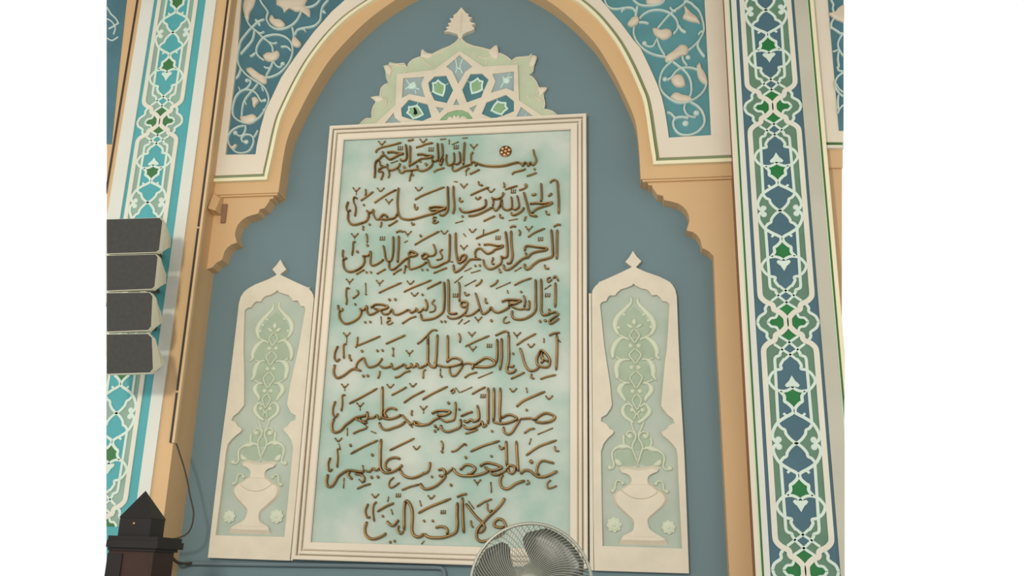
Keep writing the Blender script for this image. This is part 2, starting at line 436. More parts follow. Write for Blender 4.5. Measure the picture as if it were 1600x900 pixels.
# slivers of the neighbouring bays beyond the piers
bm = N(); prism(bm, [up([(1262, -20), (1400, -20), (1400, 222), (1278, 222)], PY + .02)], PY + .02, 0); trim_mesh(bm, 'R')
t = thing('spandrel_panel', 'sliver of cream and slate spandrel panel at the right edge, beyond the right pier', 'wall panel', (RXE['end'] + .05, PY + .02, 4.0), 'spandrel panels beside the arch')
mesh_object('board', bm, MATS['cream'], t)
y = PY + .016
bm = N(); prism(bm, [up([(1292, -20), (1400, -20), (1400, 204), (1311, 204)], y)], y, PY + .02); trim_mesh(bm, 'R'); mesh_object('field', bm, MATS['spandrel_teal'], t)
bm = N()
for w, pts in [(3.4, [(1298, 0), (1302, 8), (1301, 14), (1304, 26), (1299, 36), (1299, 44)]), (3.4, [(1311, 77), (1309, 92), (1311, 106)]), (3.4, [(1310, 148), (1309, 160), (1310, 172)]), (4, [(1297, 43), (1303, 46), (1309, 50), (1314, 53), (1322, 51)]), (3.4, [(1326, 92), (1318, 88), (1312, 80), (1309, 70), (1312, 60), (1318, 52)]),
               (3, [(1301, 81), (1306, 80), (1311, 77)]), (3.4, [(1308, 104), (1310, 110), (1316, 112), (1322, 109)]), (3.4, [(1324, 154), (1313, 148), (1306, 138), (1305, 128), (1310, 119), (1319, 113)]),
               (2.8, [(1306, 130), (1311, 140), (1322, 147)]), (3, [(1309, 178), (1312, 170), (1320, 162)])]:
    ribbon(bm, [U(a, b, y) + (w * PX(y),) for a, b in pts], y, .012)
trim_mesh(bm, 'R'); mesh_object('scrollwork', bm, MATS['spandrel_line'], t, True)
bm = N(); blob(bm, up([(1294, 22), (1303, 20), (1310, 12), (1320, 8), (1326, 20), (1322, 36), (1312, 34), (1303, 30)], y), y, .018); trim_mesh(bm, 'R'); mesh_object('leaf', bm, MATS['spandrel_leaf'], t)
for nm, pp, yy, mt in (('trim_20', [(1278, 222), (1400, 222), (1400, 226.5), (1278.5, 226.5)], PY + .03, 'pinstripe_green'), ('trim_21', [(1278.5, 226.5), (1400, 226.5), (1400, 231), (1279, 231)], PY + .012, 'cream'),
                       ('trim_22', [(1279, 231), (1400, 231), (1400, 262), (1282, 262)], PY + .04, 'tan'), ('trim_23', [(1282, 262), (1400, 262), (1420, 930), (1330, 930)], PY + .06, 'tan')):
    bm = N(); prism(bm, [up(pp, yy)], yy, 0); trim_mesh(bm, 'R'); structure(mesh_object(nm, bm, MATS[mt]))
# left neighbour
y = PY + .02
t = thing('spandrel_panel', 'dark slate spandrel sliver in the top left corner, beyond the left pier', 'wall panel', (LX['edge'] - .12, PY, 4.2), 'spandrel panels beside the arch')
bm = N(); prism(bm, [up([(120, -30), (201, -30), (186, 105), (174, 225), (120, 225)], PY - .004)], PY - .004, PY); trim_mesh(bm, 'L'); mesh_object('field', bm, MATS['spandrel_teal'], t)
bm = N()
for w, pts in [(3.4, [(167, 10), (174, 22), (182, 30), (186, 38)]), (3.4, [(170, 46), (178, 42), (187, 36)]), (3, [(168, 30), (175, 34), (181, 44), (178, 55)]), (3, [(168, 60), (176, 64), (186, 58)])]:
    ribbon(bm, [U(a, b, PY) + (w * PX(PY),) for a, b in pts], PY - .004, .008)
trim_mesh(bm, 'L'); mesh_object('scrollwork', bm, MATS['spandrel_line'], t, True)

# ------------------------------------------------------------------ decorated pier strips
def band(bm, x0, x1, proud, z0=0.0, z1=ZT, mi=0): box(bm, x0, x1, PY - proud, PY, z0, z1, mi)
def strip(axis, nodes, x0, x1, label, mats, loc, side_, sc):
    """nodes: (z, is_waist) from the top down"""
    t = thing('ornament_strip', label, 'ornamental strip', (axis, PY, loc), 'painted lattice strips on the piers')
    Y0 = PY - .004
    fld = N(); band(fld, x0, x1, .004)
    thick, thin = N(), N(); sage, green, blue, inner = 1, 2, 0, 0
    LN = PY - .0045
    for (za, wa), (zb, wb) in zip(nodes, nodes[1:]):
        zw, zx = (za, zb) if wa else (zb, za)
        def P(u, v): return (axis + u * sc, zw + (zx - zw) * v / 189.0)
        def rib(bm_, pts, w, h, both=True):
            for m in ((1, -1) if both else (1,)):
                ribbon(bm_, [P(m * u, v) + (w * sc,) for u, v in pts], LN, h, FLAT, smooth=4, taper=False)
        def fill(bm_, pts, lift, both=True):
            for m in ((1, -1) if both else (1,)): prism(fld, [[P(m * u, v) for u, v in pts]], PY - .004 - lift, PY - .002, bm_)
        def sym(pts): return pts + [(-u, v) for u, v in reversed(pts) if abs(u) > 1e-6]
        # flat painted cells
        fill(sage, sym([(0, 20), (12, 20), (21, 26), (31, 34), (38, 42), (39, 50), (39, 189)]), .0006, False)
        fill(sage, [(30, 0), (46, 0), (42.5, 9), (33, 17), (33, 23), (30, 28), (20, 19), (8, 11), (18, 8)], .0006)
        fill(green, [(2, 0), (30, 0), (25, 6.5), (18, 8), (16, 14), (8, 11)], .0012)
        fill(green, sym([(0, 12), (12, 22), (0, 33)]), .0012, False)
        fill(blue, sym([(0, 33), (11, 43), (0, 52)]), .0012, False)
        fill(inner, sym([(0, 52), (11, 61), (15.5, 69), (14.5, 74.5), (23, 77), (24, 107), (13, 110), (0, 103)]), .0012, False)
        fill(inner, sym([(13, 110), (20, 110), (24, 112), (24.5, 158), (14, 150), (3, 141)])[:6], .0010)
        fill(green, sym([(0, 104), (6, 108), (17, 111), (13, 117), (13, 125), (9, 128), (2.5, 135), (0, 141)]), .0016, False)
        fill(inner, sym([(0, 142), (6, 147), (14, 152), (24, 160), (20.5, 166), (15.5, 169), (14, 175), (8, 183), (0, 189)]), .0012, False)
        # heavy interlacing band
        ribbon_pts = [(2.2, 0), (3.4, 8), (12, 17), (19.5, 20.5), (21.5, 28.5), (31.5, 34), (38, 41), (39.5, 49), (39.5, 66), (39.5, 120), (39.5, 189)]
        rib(thick, ribbon_pts, 8.2, .007)
        # thin lines
        rib(thin, [(46, 0), (42.5, 9), (33, 16.5), (33, 23), (29.4, 29)], 4.5, .005)
        rib(thin, [(30.5, 0), (25.5, 6.5), (18, 8), (15, 14)], 4.0, .005)
        rib(thin, [(15, 22), (0, 32.5), (-11, 43)], 4.0, .0052)
        rib(thin, [(-11, 43), (-15, 50), (-15.5, 53), (-22, 56), (-23.5, 62), (-23.5, 70), (-24, 110), (-24.5, 159)], 4.5, .005)
        rib(thin, [(23, 35), (12.5, 43), (0, 52), (-9, 60)], 4.0, .005)
        rib(thin, [(9, 59), (11, 61), (15.5, 69), (14.5, 74.5), (22, 76.5), (30, 83), (34.3, 93), (30.5, 101), (23.5, 107.5), (13, 109.5), (5, 107), (0, 103)], 4.5, .0055)
        rib(thin, [(18.5, 110), (13, 117), (13, 125), (9, 128), (2.5, 135), (1.6, 142), (6.7, 146), (14, 150), (25, 158), (31.5, 168), (34.3, 177), (33, 183), (29, 187), (25, 186)], 4.9, .0055)
        rib(thin, [(5, 145), (11, 147.5), (16, 143.5)], 3.8, .005)
        rib(thin, [(25, 160), (20.5, 166), (15.5, 169), (14, 175), (8, 183), (0, 189.5)], 4.5, .005)
        for m in (1, -1): dome(thin, *P(m * 25.5, 183.5), 5.0 * sc, LN, .006, seg=10)
        prism(thin, [[P(u, v) for u, v in sym([(0, 85), (5, 94), (8.5, 97), (11, 100.5), (8.5, 103.5), (4, 102.5), (0, 105)])]], PY - .010, PY - .004)
    for b in (thick, thin, fld): trim_mesh(b, side_)
    mesh_object('field', fld, [mats['field'], mats['sage'], mats['green']], t)
    mesh_object('border_band', thick, mats['band'], t); mesh_object('lattice', thin, mats['line'], t)
    return t
rn = [((1195, 17), 0), ((1205, 168), 1), ((1217, 330), 0), ((1231, 504), 1), ((1245, 693), 0), ((1262, 892), 1)]
rz = [(U(*p, PY)[1], w) for p, w in rn]; H = rz[1][0] - rz[2][0]
rz = [(rz[0][0] + H, 1)] + rz + [(rz[-1][0] - H, 0)]
rax = sum(U(*p, PY)[0] for p, w in rn) / len(rn)
SC = H / 189.0
strip(rax, rz, RXE['white'], RXE['field'], 'slate blue lattice strip with emerald green cells on the right pier',
      dict(field=MATS['pier_blue'], sage=MATS['pier_sage'], green=MATS['pier_green'], band=MATS['pier_band'], line=MATS['pier_line']), 2.6, 'R', SC)
lz = [(U(270, 52, PY)[1], 0), (U(251, 191, PY)[1], 1), (U(232.5, 317, PY)[1], 0)]
z4 = U(182, 646, PY)[1]
lz = [(lz[0][0] + H, 1)] + lz + [((lz[-1][0] + z4) / 2, 1), (z4, 0), (z4 - H, 1)]
lax = (U(270, 52, PY)[0] + U(251, 191, PY)[0] + U(232.5, 317, PY)[0]) / 3
strip(lax, lz, LX['cream'], LX['field'], 'turquoise lattice strip on the left pier behind the loudspeakers',
      dict(field=MATS['turquoise'], sage=MATS['old_sage'], green=MATS['old_green'], band=MATS['pier_band'], line=MATS['pier_line']), 2.6, 'L', SC)
# plain painted fillets either side of the strips
def fillet(name, x0, x1, proud, mt, sd):
    bm = N(); band(bm, x0, x1, proud); trim_mesh(bm, sd); structure(mesh_object(name, bm, MATS[mt]))
fillet('trim_30', RXE['cream'] - .022, RXE['cream'], .004, 'cream', 'R'); fillet('trim_31', RXE['cream'], RXE['mint'], .004, 'pale_mint', 'R')
fillet('trim_32', RXE['mint'], RXE['green'], .003, 'pinstripe_green', 'R'); fillet('trim_33', RXE['green'], RXE['white'], .012, 'pier_white', 'R')
fillet('trim_34', RXE['field'], RXE['grey'], .012, 'pier_grey', 'R'); fillet('trim_35', RXE['grey'], RXE['mint2'], .006, 'pale_mint', 'R')
fillet('trim_36', RXE['mint2'], RXE['green2'], .004, 'pinstripe_green', 'R'); fillet('trim_37', RXE['green2'], RXE['end'], .012, 'bead_cream', 'R')
fillet('trim_38', LX['brown'], LX['cream'], .012, 'pier_white', 'L'); fillet('trim_39', LX['field'], LX['white'], .012, 'pier_white', 'L')
fillet('trim_40', LX['edge'] - .004, LX['edge'] + .008, .006, 'cable_black', 'L')

# ------------------------------------------------------------------ calligraphy panel
PT, PBm = 2.793 + EYE, .0425 + EYE
PL, PRt = -1.935, -.2505
FY = -.016                            # face of the mint field
panel = thing('calligraphy_panel', 'large mint panel in a cream frame with eight raised bronze lines of calligraphy', 'wall panel', (-1.093, 0, PBm))
def ring(a, b): return [[(PL + a, PBm + a), (PRt - a, PBm + a), (PRt - a, PT - a), (PL + a, PT - a)], [(PL + b, PBm + b), (PRt - b, PBm + b), (PRt - b, PT - b), (PL + b, PT - b)]]
bm = N(); prism(bm, [ring(.088, .09)[0]], FY, -.0015); mesh_object('field', bm, MATS['mint'], panel)
bm = N()
prism(bm, ring(0, .098), FY - .004, -.0015)
for a, b, h in ((0, .021, .050), (.031, .047, .042), (.056, .098, .034)):
    o_, i_ = ring(a, b)
    prism(bm, [o_, i_], -h, FY)
    o2, i2 = ring(a + .004, b - .004)
    prism(bm, [o2, i2], -h - .004, -h)
mesh_object('frame', bm, MATS['cream'], panel)

SCRIPT = []
MW = 3.1
def mark_v(ox, oy, x, y, stem=None):
    out = [(4.0, [(x - 52, y - 33), (x - 8, y + 22)]), (4.0, [(x + 58, y - 36), (x - 2, y + 25)])]
    if stem: out.append((2.4, [(x - 2, y + 15), (x, y + stem)]))
    return [(w, [(ox + a / 10, oy + b / 10) for a, b in p]) for w, p in out]
def L(ox, oy, text, default=3.3):
    """strokes in tenths of a pixel from (ox, oy); v = hook mark, d = dot, s = doubled mark"""
    st, dots = [], []
    for part in text.split('|'):
        part = part.strip()
        if not part: continue
        head, rest = part.split(':')
        pts = [tuple(float(c) for c in q.split(',')) for q in rest.split()]
        if head[0] == 'v':
            x, y = pts[0]; st += mark_v(ox, oy, x, y, float(head[1:]) if head[1:] else None)
        elif head[0] == 'd':
            r = float(head[1:] or 5) / 10 * 5
            for x, y in pts: dots.append((ox + x / 10, oy + y / 10, r))
        elif head[0] == 's':
            for x, y in pts:
                for k in (-32, 0, 32): st.append((2.4, [(ox + (x + k) / 10, oy + (y - 30) / 10), (ox + (x + k - 6) / 10, oy + (y + 24) / 10)]))
                st.append((2.4, [(ox + (x - 42) / 10, oy + (y + 26) / 10), (ox + (x + 36) / 10, oy + (y + 22) / 10)]))
        else:
            w = float(head[1:]) if head[1:] else (default if head[0] == 'm' else MW)
            st.append((w, [(ox + x / 10, oy + y / 10) for x, y in pts], head[0]))
    return [(a[0], a[1], a[2] if len(a) > 2 else 'k') for a in st], dots

LINES = [
 # first line
 [(570, 205, 'v45:268,195|k:575,185 430,225 260,265 190,310 180,345|d6:285,340|m3.6:355,345 440,335 520,350 605,362 540,380 470,420 400,450 350,420 320,390 280,395 235,440 180,490 165,560 165,650 155,740|'
   'm3.8:645,215 655,300 660,400 640,460 590,470 560,450|m3.8:715,235 715,330 712,440 705,540 690,560|s:560,270|k:675,155 720,150 770,135|m:560,510 530,570 460,610 390,620 355,580 365,520|k:410,505 520,465|'
   'm2.8:240,470 250,540 300,560 250,600 220,640 290,650 280,720 255,770|k:215,600 300,570 330,560|k:375,640 390,680 370,740|m:700,545 760,520 840,470 900,440 990,430 1080,412|m3.6:820,380 900,370 980,390 1080,400|'
   'm2.8:850,480 890,490|m:540,600 545,640 590,660 640,630 700,625 780,615 850,600|m:825,540 830,600 880,630 950,620 1020,580 1060,530 1060,460 1100,480 1150,460|d6:620,570|k:740,640 720,700 700,790|d5:755,690|d7:960,525|'
   'k:800,265 900,235 960,210 1070,190|v:915,160|s:1040,290|m3.6:1140,195 1145,300 1150,400 1140,480|m3.6:1210,200 1220,300 1215,400 1180,470 1190,540 1230,430|k:1180,135 1270,125|k:1320,140 1320,210|k:1080,650 1130,615 1250,580|'
   'm:1285,370 1275,460 1300,535 1370,530 1400,470 1395,340|m:1395,500 1440,525 1490,490 1490,400 1480,330|m3.8:1565,180 1555,300 1548,420 1540,540|k:1360,215 1470,170|s:1430,255|k3.2:1530,115 1610,108'),
  (700, 205, 'm2.8:400,335 365,380 365,470 370,520 330,540 240,570 150,620 100,630 70,600 80,540|v55:405,245|m:360,500 410,490 450,530 420,550|m3.6:420,500 560,545 720,560 880,550 1000,520 1100,495|'
   'm:1100,495 1150,520 1170,550 1200,500 1230,510 1260,550 1290,500 1330,540 1370,500 1380,450 1350,370 1335,295|d5:1355,600|k:1000,685 1040,650 1120,630 1190,610 1210,590|k:1230,710 1300,690 1390,655|k:340,680 420,645 500,605|k:275,640 320,590 335,600|k:285,620 285,700')],
 # second line
 [(530, 275, 'v80:270,220|m2.8:290,365 260,340 235,360 235,420 265,490 265,570 250,640|m:150,410 120,500 140,560 190,540|m3.8:150,580 145,680 180,750 250,770 350,745 430,710 465,640 460,570 430,555|k:420,210 420,290 410,320|'
   'k:340,395 420,340 540,250|d5:390,460|v:650,225|k:555,430 620,380 760,290 900,220|v55:780,400|m3.8:935,190 920,320 915,450 920,580 870,660 800,680 720,690 650,670 690,615 740,625 760,660|m:440,570 500,580 545,540 540,600 580,680 650,685|'
   'm3.8:925,560 950,640 1010,680 1120,690 1250,660 1380,620 1500,590|d5:380,800 378,840 480,765|k:665,720 660,770 645,810|k:770,790 840,750 920,700|v:1245,215|k:1185,380 1280,325 1420,265 1650,178|k:1185,440 1185,500 1210,530 1235,490|k:1135,730 1150,770 1185,750'),
  (640, 275, 'm3.8:310,510 400,490 550,500 560,520 460,560 400,590 330,610|m3.4:310,515 340,545 440,545 550,520|m4.2:600,170 600,300 605,450 590,560 530,620 470,610|m3.8:690,160 690,300 700,420 700,520 680,600|k:695,90 750,98|v45:850,160|k:790,340 785,390 815,410 840,390|'
   'm3.8:1190,370 1190,470 1120,520 1000,555 900,575 820,560 785,510|k3.4:1030,340 1070,370 1120,330|k:950,310 1080,250 1245,180|k:1080,90 1090,140 1150,155|d5:830,640|k:715,740 840,705|m3.6:920,635 1020,625 1120,590 1220,540 1290,500|'
   'k:1155,715 1250,670 1340,630|k:1415,600 1420,650 1475,665|k2.4:430,660 385,650 372,690 410,695 365,735 410,745 460,715'),
  (730, 275, 'm:385,340 410,400 400,480|m:385,350 450,370 530,350 570,290|d6:565,280|v:375,240|m:400,490 450,550 510,480 530,400 560,380|m:550,400 550,490 610,540 690,520 700,420 690,330|m:700,500 750,535 810,490 800,390 780,310|'
   's:725,245|k:590,220 690,190 790,160|k:570,110 585,150 575,190|m4:885,260 910,350 940,460 970,570 1000,620 1100,640|k:810,230 880,210 940,170|d7:920,150|m3.8:980,445 1080,435 1200,440 1330,425 1280,460 1180,490 1080,530 1010,590|'
   'm3.8:1155,120 1160,220 1165,340 1150,410|m4:1410,90 1420,240 1430,400 1430,600|k3.4:1295,115 1340,75 1400,80 1430,180|k4:1015,290 1040,305 1080,285|k4:1265,315 1290,310 1325,275|k:1230,545 1250,600 1295,610|m3.6:690,580 710,615 770,610 850,560 890,500|k:650,700 790,675|k:925,640 910,660 895,710')],
 # third line
 [(530, 350, 'v55:245,185|m2.8:265,285 228,300 222,400 205,500|m:70,410 60,500 90,555 130,530|m3.8:70,560 75,660 110,730 190,755 290,720 370,660 400,590 390,510|d6:290,440|k:425,155 440,210 440,300|d6:445,340|m:365,510 460,500 500,440 495,560 500,640 550,655 640,610 700,560|'
   'm3.6:695,340 715,440 730,540 770,590 820,570 845,460 850,330 850,200|s:680,230|m3.8:935,190 935,330 925,480 915,610|k3.6:890,140 950,115 1005,130|v50:1075,150|k:1020,295 1070,265|k:270,795 330,755 400,720|d5:430,760 500,760|k:590,790 660,745 730,710|'
   'm4.4:1100,440 1150,440 1220,480 1160,510 1100,500 1100,450|m3.6:1130,510 1040,560 960,630 880,700 820,720 785,680 790,610|m3.4:1095,540 1090,640 1110,710 1180,700 1290,660 1370,600|k:1040,650 1070,680|k:1040,650 1030,720 1015,780|k:845,800 900,750 980,710|'
   'm4:1290,520 1340,470 1390,500 1340,550 1290,525|m3.4:1390,510 1470,500 1510,460 1500,390 1475,320|k:1180,335 1300,260 1430,190 1570,120|d6:1275,190|d5:1300,720 1380,720'),
  (640, 350, 'm3.8:290,560 310,640 360,680 440,670 540,620 610,580 625,480 630,300 630,160|k2.8:525,400 480,440 510,500 500,550 420,570|v:545,140|m4:725,140 725,300 730,450 760,600 800,610 860,570 890,510 850,490 800,530 780,600|m:610,580 680,600|k:845,155 880,200|v50:850,370|'
   'm3.6:690,640 700,740 740,755 830,690 900,610 970,560 1120,560|m3.6:1160,335 1250,325 1380,350 1460,345 1430,380 1340,410 1290,450 1220,470 1160,430 1110,390 1050,410 1025,470 1040,540|v:985,115|k:1160,90 1150,170|k:1035,240 1150,185 1280,140 1400,95|d5:1090,325|'
   's:1385,220|m3.6:1155,560 1170,640 1220,700 1290,710 1370,670 1430,620 1440,540 1430,510|k:1290,540 1310,545 1290,590 1295,625 1330,630|m4:1500,120 1515,250 1530,400 1520,520 1450,530|k:375,775 480,730 590,690|k:860,745 970,690|d5:1030,660 1100,655|k:960,770 1110,725|k:1400,700 1415,760 1440,750'),
  (730, 350, 'm4:690,110 690,250 700,380 710,500 680,610 620,620|k3.6:670,65 720,40 765,50|k:810,95 830,140 815,190|m3.8:570,640 590,710 650,720 740,660 830,580 900,540 970,530|m3.8:900,430 910,370 960,350 1100,370 1240,385 1220,420 1100,440 1010,470 950,520 910,450|v55:965,75|'
   'k:950,215 1060,140 1220,75|s:1150,240|m4:1315,90 1325,250 1335,400 1330,510 1250,550 1130,580 1040,640 980,700 930,715 900,670 905,630|m4:1410,95 1405,250 1405,400 1400,560|k3.4:1350,50 1420,15 1465,25|k:740,745 850,680|k3.2:1210,640 1230,700 1285,700')],
 # fourth line
 [(520, 430, 'v55:265,95|m2.8:270,215 225,215 215,320 225,400 215,470|m:90,470 100,550 150,560 160,520|m3.8:110,580 115,670 160,740 230,765 330,730 410,670 450,590 430,520|k:410,280 385,240 405,290 370,330 315,370|k3.2:515,125 520,270|d5:520,300|v60:735,115|k:720,285 850,220 1080,120|v:1215,125|'
   'k:1110,270 1250,200 1400,140 1545,80|v:1280,310|d5:1405,310|d6:890,390 980,385|d5:355,460|m3.6:430,530 490,550 540,490 540,560 570,620 640,610 720,560|m3.8:600,520 660,470 760,465 860,490 850,520 760,550 700,560|m3.4:640,525 740,550 790,610 870,610 930,540 950,600 1010,625 1100,590 1190,540|'
   'm3.8:1190,540 1230,590 1290,560 1310,530 1340,580 1380,570 1420,530 1460,550 1480,480 1450,380|d5:510,740 590,735|k:755,650 765,770|k2.5:910,680 870,665 870,700 905,705 850,740 880,775 950,740|k3.2:1085,765 1160,710 1230,670 1310,650|k:1475,225 1690,120'),
  (640, 430, 'm4:540,110 545,250 545,400 530,560 470,630 380,680 270,700 200,695 180,610|m4:605,70 615,200 615,350 615,500 620,590 680,610 750,600|k2.8:400,385 355,440 400,490 390,560 310,585|k:275,220 380,160 500,105|d5:500,730 560,730|k3.2:700,125 830,20|m3.4:770,110 785,200 780,300 780,420|'
   'm4.2:800,440 850,420 905,440 890,490 830,500 800,450|m3.6:905,480 880,580 800,650 720,680 640,680 590,640|s:720,320|m3.6:850,610 900,640 980,620 1050,570 1090,540|m3.8:1030,280 1060,370 1090,480 1130,590 1170,610 1240,560 1275,510 1310,560 1380,590 1470,560 1570,500|'
   'k3.2:860,265 890,320 940,300|k:860,175 1040,80|k3.2:1030,180 1110,120 1130,70|k:1190,360 1190,430 1230,440|k3.2:1260,185 1340,140 1385,75|k:1350,215 1580,115|v55:1075,690|d6:1280,715|k:760,770 830,690|k:850,765 940,710'),
  (730, 430, 'm4:540,425 640,390 830,400 800,430 720,450 640,480|m3.4:640,420 720,460 800,440|m3.4:690,490 780,530 850,540 900,530 960,540 970,480 970,400|m3.6:880,320 905,400 890,510|d5:845,265|k3.4:630,240 640,290|k:735,165 860,100 1010,50|'
   'm4:1070,70 1070,200 1070,400 1070,540 1020,620 920,680 820,700 730,680 700,620 710,560|m4:1155,60 1160,250 1160,450 1160,580 1200,630 1300,610|m4:1380,120 1380,300 1375,510|k3.4:1345,60 1380,20 1430,100|k2.6:1310,40 1255,60 1270,115 1330,70|k:1210,225 1310,155|s:1260,315|'
   'm3.6:1280,530 1300,600 1380,580 1420,620 1350,670 1290,720 1310,765 1440,680|d6:1140,725 1220,715|k2.6:620,650 575,690 570,740 620,750 670,730')],
 # fifth line
 [(515, 510, 'v120:270,135|m2.8:275,275 228,300 225,400 230,510|m:140,310 95,400 85,500 120,550 170,510|m4:90,600 70,700 90,780 140,810 230,770 320,700 390,670 500,700|m3.6:420,670 430,590 480,530 540,500 560,560 600,630 660,640 740,610 790,560 830,500|k3.2:445,165 430,280 410,340|k3.2:430,310 600,240 800,155|'
   'd6:510,390|k3.6:315,440 320,500 350,545|k3.4:880,280 1030,210 1190,140|d5.5:750,385 830,380|k:995,345 1000,460|d5:995,350 995,460|v60:1250,410|m3.6:790,620 860,650 950,630 970,590 980,640 1020,670 1090,640 1180,590|m3.8:1180,590 1200,650 1260,640 1280,590 1300,640 1350,620 1370,590 1400,650 1480,630|'
   'm4:1540,130 1540,300 1540,450 1530,580 1480,630|k3.2:1370,280 1450,220 1600,70|d6:530,780 600,775|k:790,700 780,760 760,820|k3.4:1020,805 1100,780 1180,720 1270,700|k:1510,680 1470,700 1465,760 1465,820'),
  (640, 510, 'm4:290,180 290,350 290,550 340,630 400,640 400,560|m4:440,130 430,300 425,450 415,560 410,650|k3.2:330,90 370,60 440,70|m4:600,140 600,300 600,480 590,560|m3.8:580,570 650,510 740,500 810,540 800,590 700,620 600,635 520,630 440,610|m3.6:840,610 780,700 720,770 660,770 630,710 630,650|'
   'm3.4:830,600 900,580 970,590 1000,610 980,680|m4.2:1000,610 1080,560 1180,500 1260,510 1330,560 1320,610 1220,640 1100,640 1010,630|k:770,110 795,180 785,260|v50:975,125|k3.2:870,320 1050,230 1250,150|v50:990,350|s:1250,305|m4:1370,200 1370,350 1370,480 1350,580|m4:1440,190 1440,350 1440,500 1410,690|'
   'k3.4:1340,150 1420,110 1500,80 1560,110|k3.2:860,810 940,750 1060,720|k3.2:1070,810 1300,715|k:485,660 480,780|d5:500,785'),
  (730, 510, 'm4:650,120 650,300 655,480 640,600 620,680 650,730 720,720 770,670|m:640,610 700,640 740,610|m4:825,340 860,440 890,560 940,660 1000,700 1080,680 1130,620|v60:780,130|k3.2:770,300 900,210 1080,115|d5:720,430|'
   'm4:1130,400 1170,380 1240,440 1290,530 1270,630 1180,640 1100,600 1090,500 1140,400|m3.4:1150,480 1190,540 1150,580|m3.4:1170,400 1180,500 1280,560|v:1000,310|k3.4:1200,190 1200,260|m4:1400,130 1405,300 1400,500 1390,690|k3.6:1280,150 1350,115 1450,100|k3.4:1430,210 1460,250|'
   'k3.2:680,825 800,770 900,720|k3.2:1010,740 1000,800 1050,820|k3.2:1140,830 1250,790 1390,760')],
 # sixth line
 [(510, 595, 'v75:290,85|m2.8:305,225 255,240 255,370 240,480|m:150,320 110,420 110,530 150,570 190,510|m4.2:130,590 95,680 100,780 150,810 230,780 300,700 380,640 460,580 560,560 640,540|m4:460,590 520,620 600,640 650,580 640,480|m3.4:520,570 560,650 650,660|k:590,680 650,730|k3.6:360,360 550,260 800,120|v85:530,380|'
   'm3.6:650,590 740,580 790,540 830,600 880,570|m4.2:880,90 880,250 880,400 880,560 920,590 1000,600 1110,570 1170,530|m4:1110,460 1040,430 960,450 915,510 950,570 900,550|v:1000,90|k3.2:1020,230 1150,160 1260,100|v:1355,75|k3.2:1210,350 1350,250 1540,155|m4:830,650 870,740 950,770 1050,740 1160,700 1240,640|'
   'm4:1180,530 1240,600 1330,680 1380,640 1400,690 1500,700 1600,680|m3.4:1300,690 1350,730|k3.2:420,830 500,790 640,740|k3:330,740 330,860|k3.2:700,790 780,820|k:1345,460 1330,520 1350,545|v85:1520,430'),
  (640, 595, 'm4:100,640 200,690 300,680 380,620 480,570|m4:350,520 420,480 550,470 640,490 560,540 480,545 430,525|m3.6:480,590 560,640 640,630 700,600 720,450 720,330|k3.6:200,300 350,210 600,90|k2.6:640,175 690,130 700,180 655,200|k3:720,110 785,190|k3.2:800,180 980,100|d6:610,350|d5:780,450|m3.6:800,560 930,500 990,490|'
   'm4:490,690 520,770 600,800 700,770 790,720 800,600|d6:400,710 400,790 440,750|m4:850,620 900,650 960,610 1000,640 1060,620 1090,560 1060,380|m4:840,690 880,740 960,750 1080,700 1130,640 1160,720 1210,680|k3.2:975,215 1080,150 1190,100|s:1150,240|m4:1230,110 1230,300 1230,500 1230,680|m4:1320,110 1320,300 1320,500 1310,630|m4:1420,110 1420,300 1410,500 1420,640|k3.2:870,830 970,800 1070,760'),
  (730, 595, 'm4:530,590 620,540 700,540 780,590 700,640 600,670 500,670 400,640|m3.8:830,610 760,720 700,810 640,840 580,800 570,720|m3.6:830,600 940,590 1000,590 1050,620|m4.2:1050,620 1120,560 1220,510 1320,530 1370,570 1320,630 1180,660 1060,640|v:720,155|k3.2:925,110 940,190|k3.8:770,410 860,330 1000,260 1220,170|d5:930,460|v:1280,270|'
   'k3.2:890,825 980,760 1060,750|k3.2:1100,840 1340,740|d5:390,790')],
 # seventh line
 [(505, 685, 'v:240,30|k2.4:245,80 268,150|m2.8:280,165 228,180 235,300 225,460|m:120,300 85,400 100,510 150,480|m4.2:80,560 60,680 80,750 140,750 190,690 240,600 330,530 420,500 560,520 640,530|m4:420,510 400,580 460,640|m3.6:500,560 600,570 650,620 640,690|m3:560,640 620,700|m3.4:640,530 620,420|d6:430,110|k3.4:430,245 640,130 860,30|d6:770,260|'
   'm3.6:660,500 730,520 780,470 830,500 890,470|m4.2:910,10 900,200 900,350 900,450 940,520 1000,540 1100,520 1200,460 1240,410|m4:1210,325 1130,300 1030,330 980,400 990,470 1060,490|k3.4:1040,190 1200,110 1430,0|v:1460,155|m4.2:1210,490 1260,580 1380,620 1500,590 1600,530|d6:760,610 860,605|k2.8:1110,610 1050,660 1030,740 1080,770 1200,690|'
   'k3.2:530,790 640,740 750,710|k3.2:1230,810 1350,760 1500,720|k3:330,620 320,780'),
  (640, 685, 'm4:200,560 290,520 320,430 320,370|m4.2:170,700 220,780 300,790 420,740 530,640 570,570|m4:450,500 520,480 560,530 530,590 460,580|m3.6:570,560 640,500 690,460|m4.2:690,470 720,530 800,580 900,590 1050,580 1180,540 1250,490|m4:790,500 870,420 960,420 1030,470 980,540 900,570|m4.2:1100,440 1180,390 1280,390 1400,430 1440,460 1350,500 1260,500 1170,450|'
   'm3.8:1260,500 1290,560 1380,570 1460,530 1530,480|k3.2:490,40 520,90 520,180|d6:510,210|k3.2:650,210 730,190 800,130 870,80|d5:880,100|k3.8:950,210 1150,120 1410,40|d6:880,300|d5:1280,280 350,600|d6:650,730|v60:1060,680|k3.4:1270,680 1280,850|k3.2:1400,110 1430,170 1480,140'),
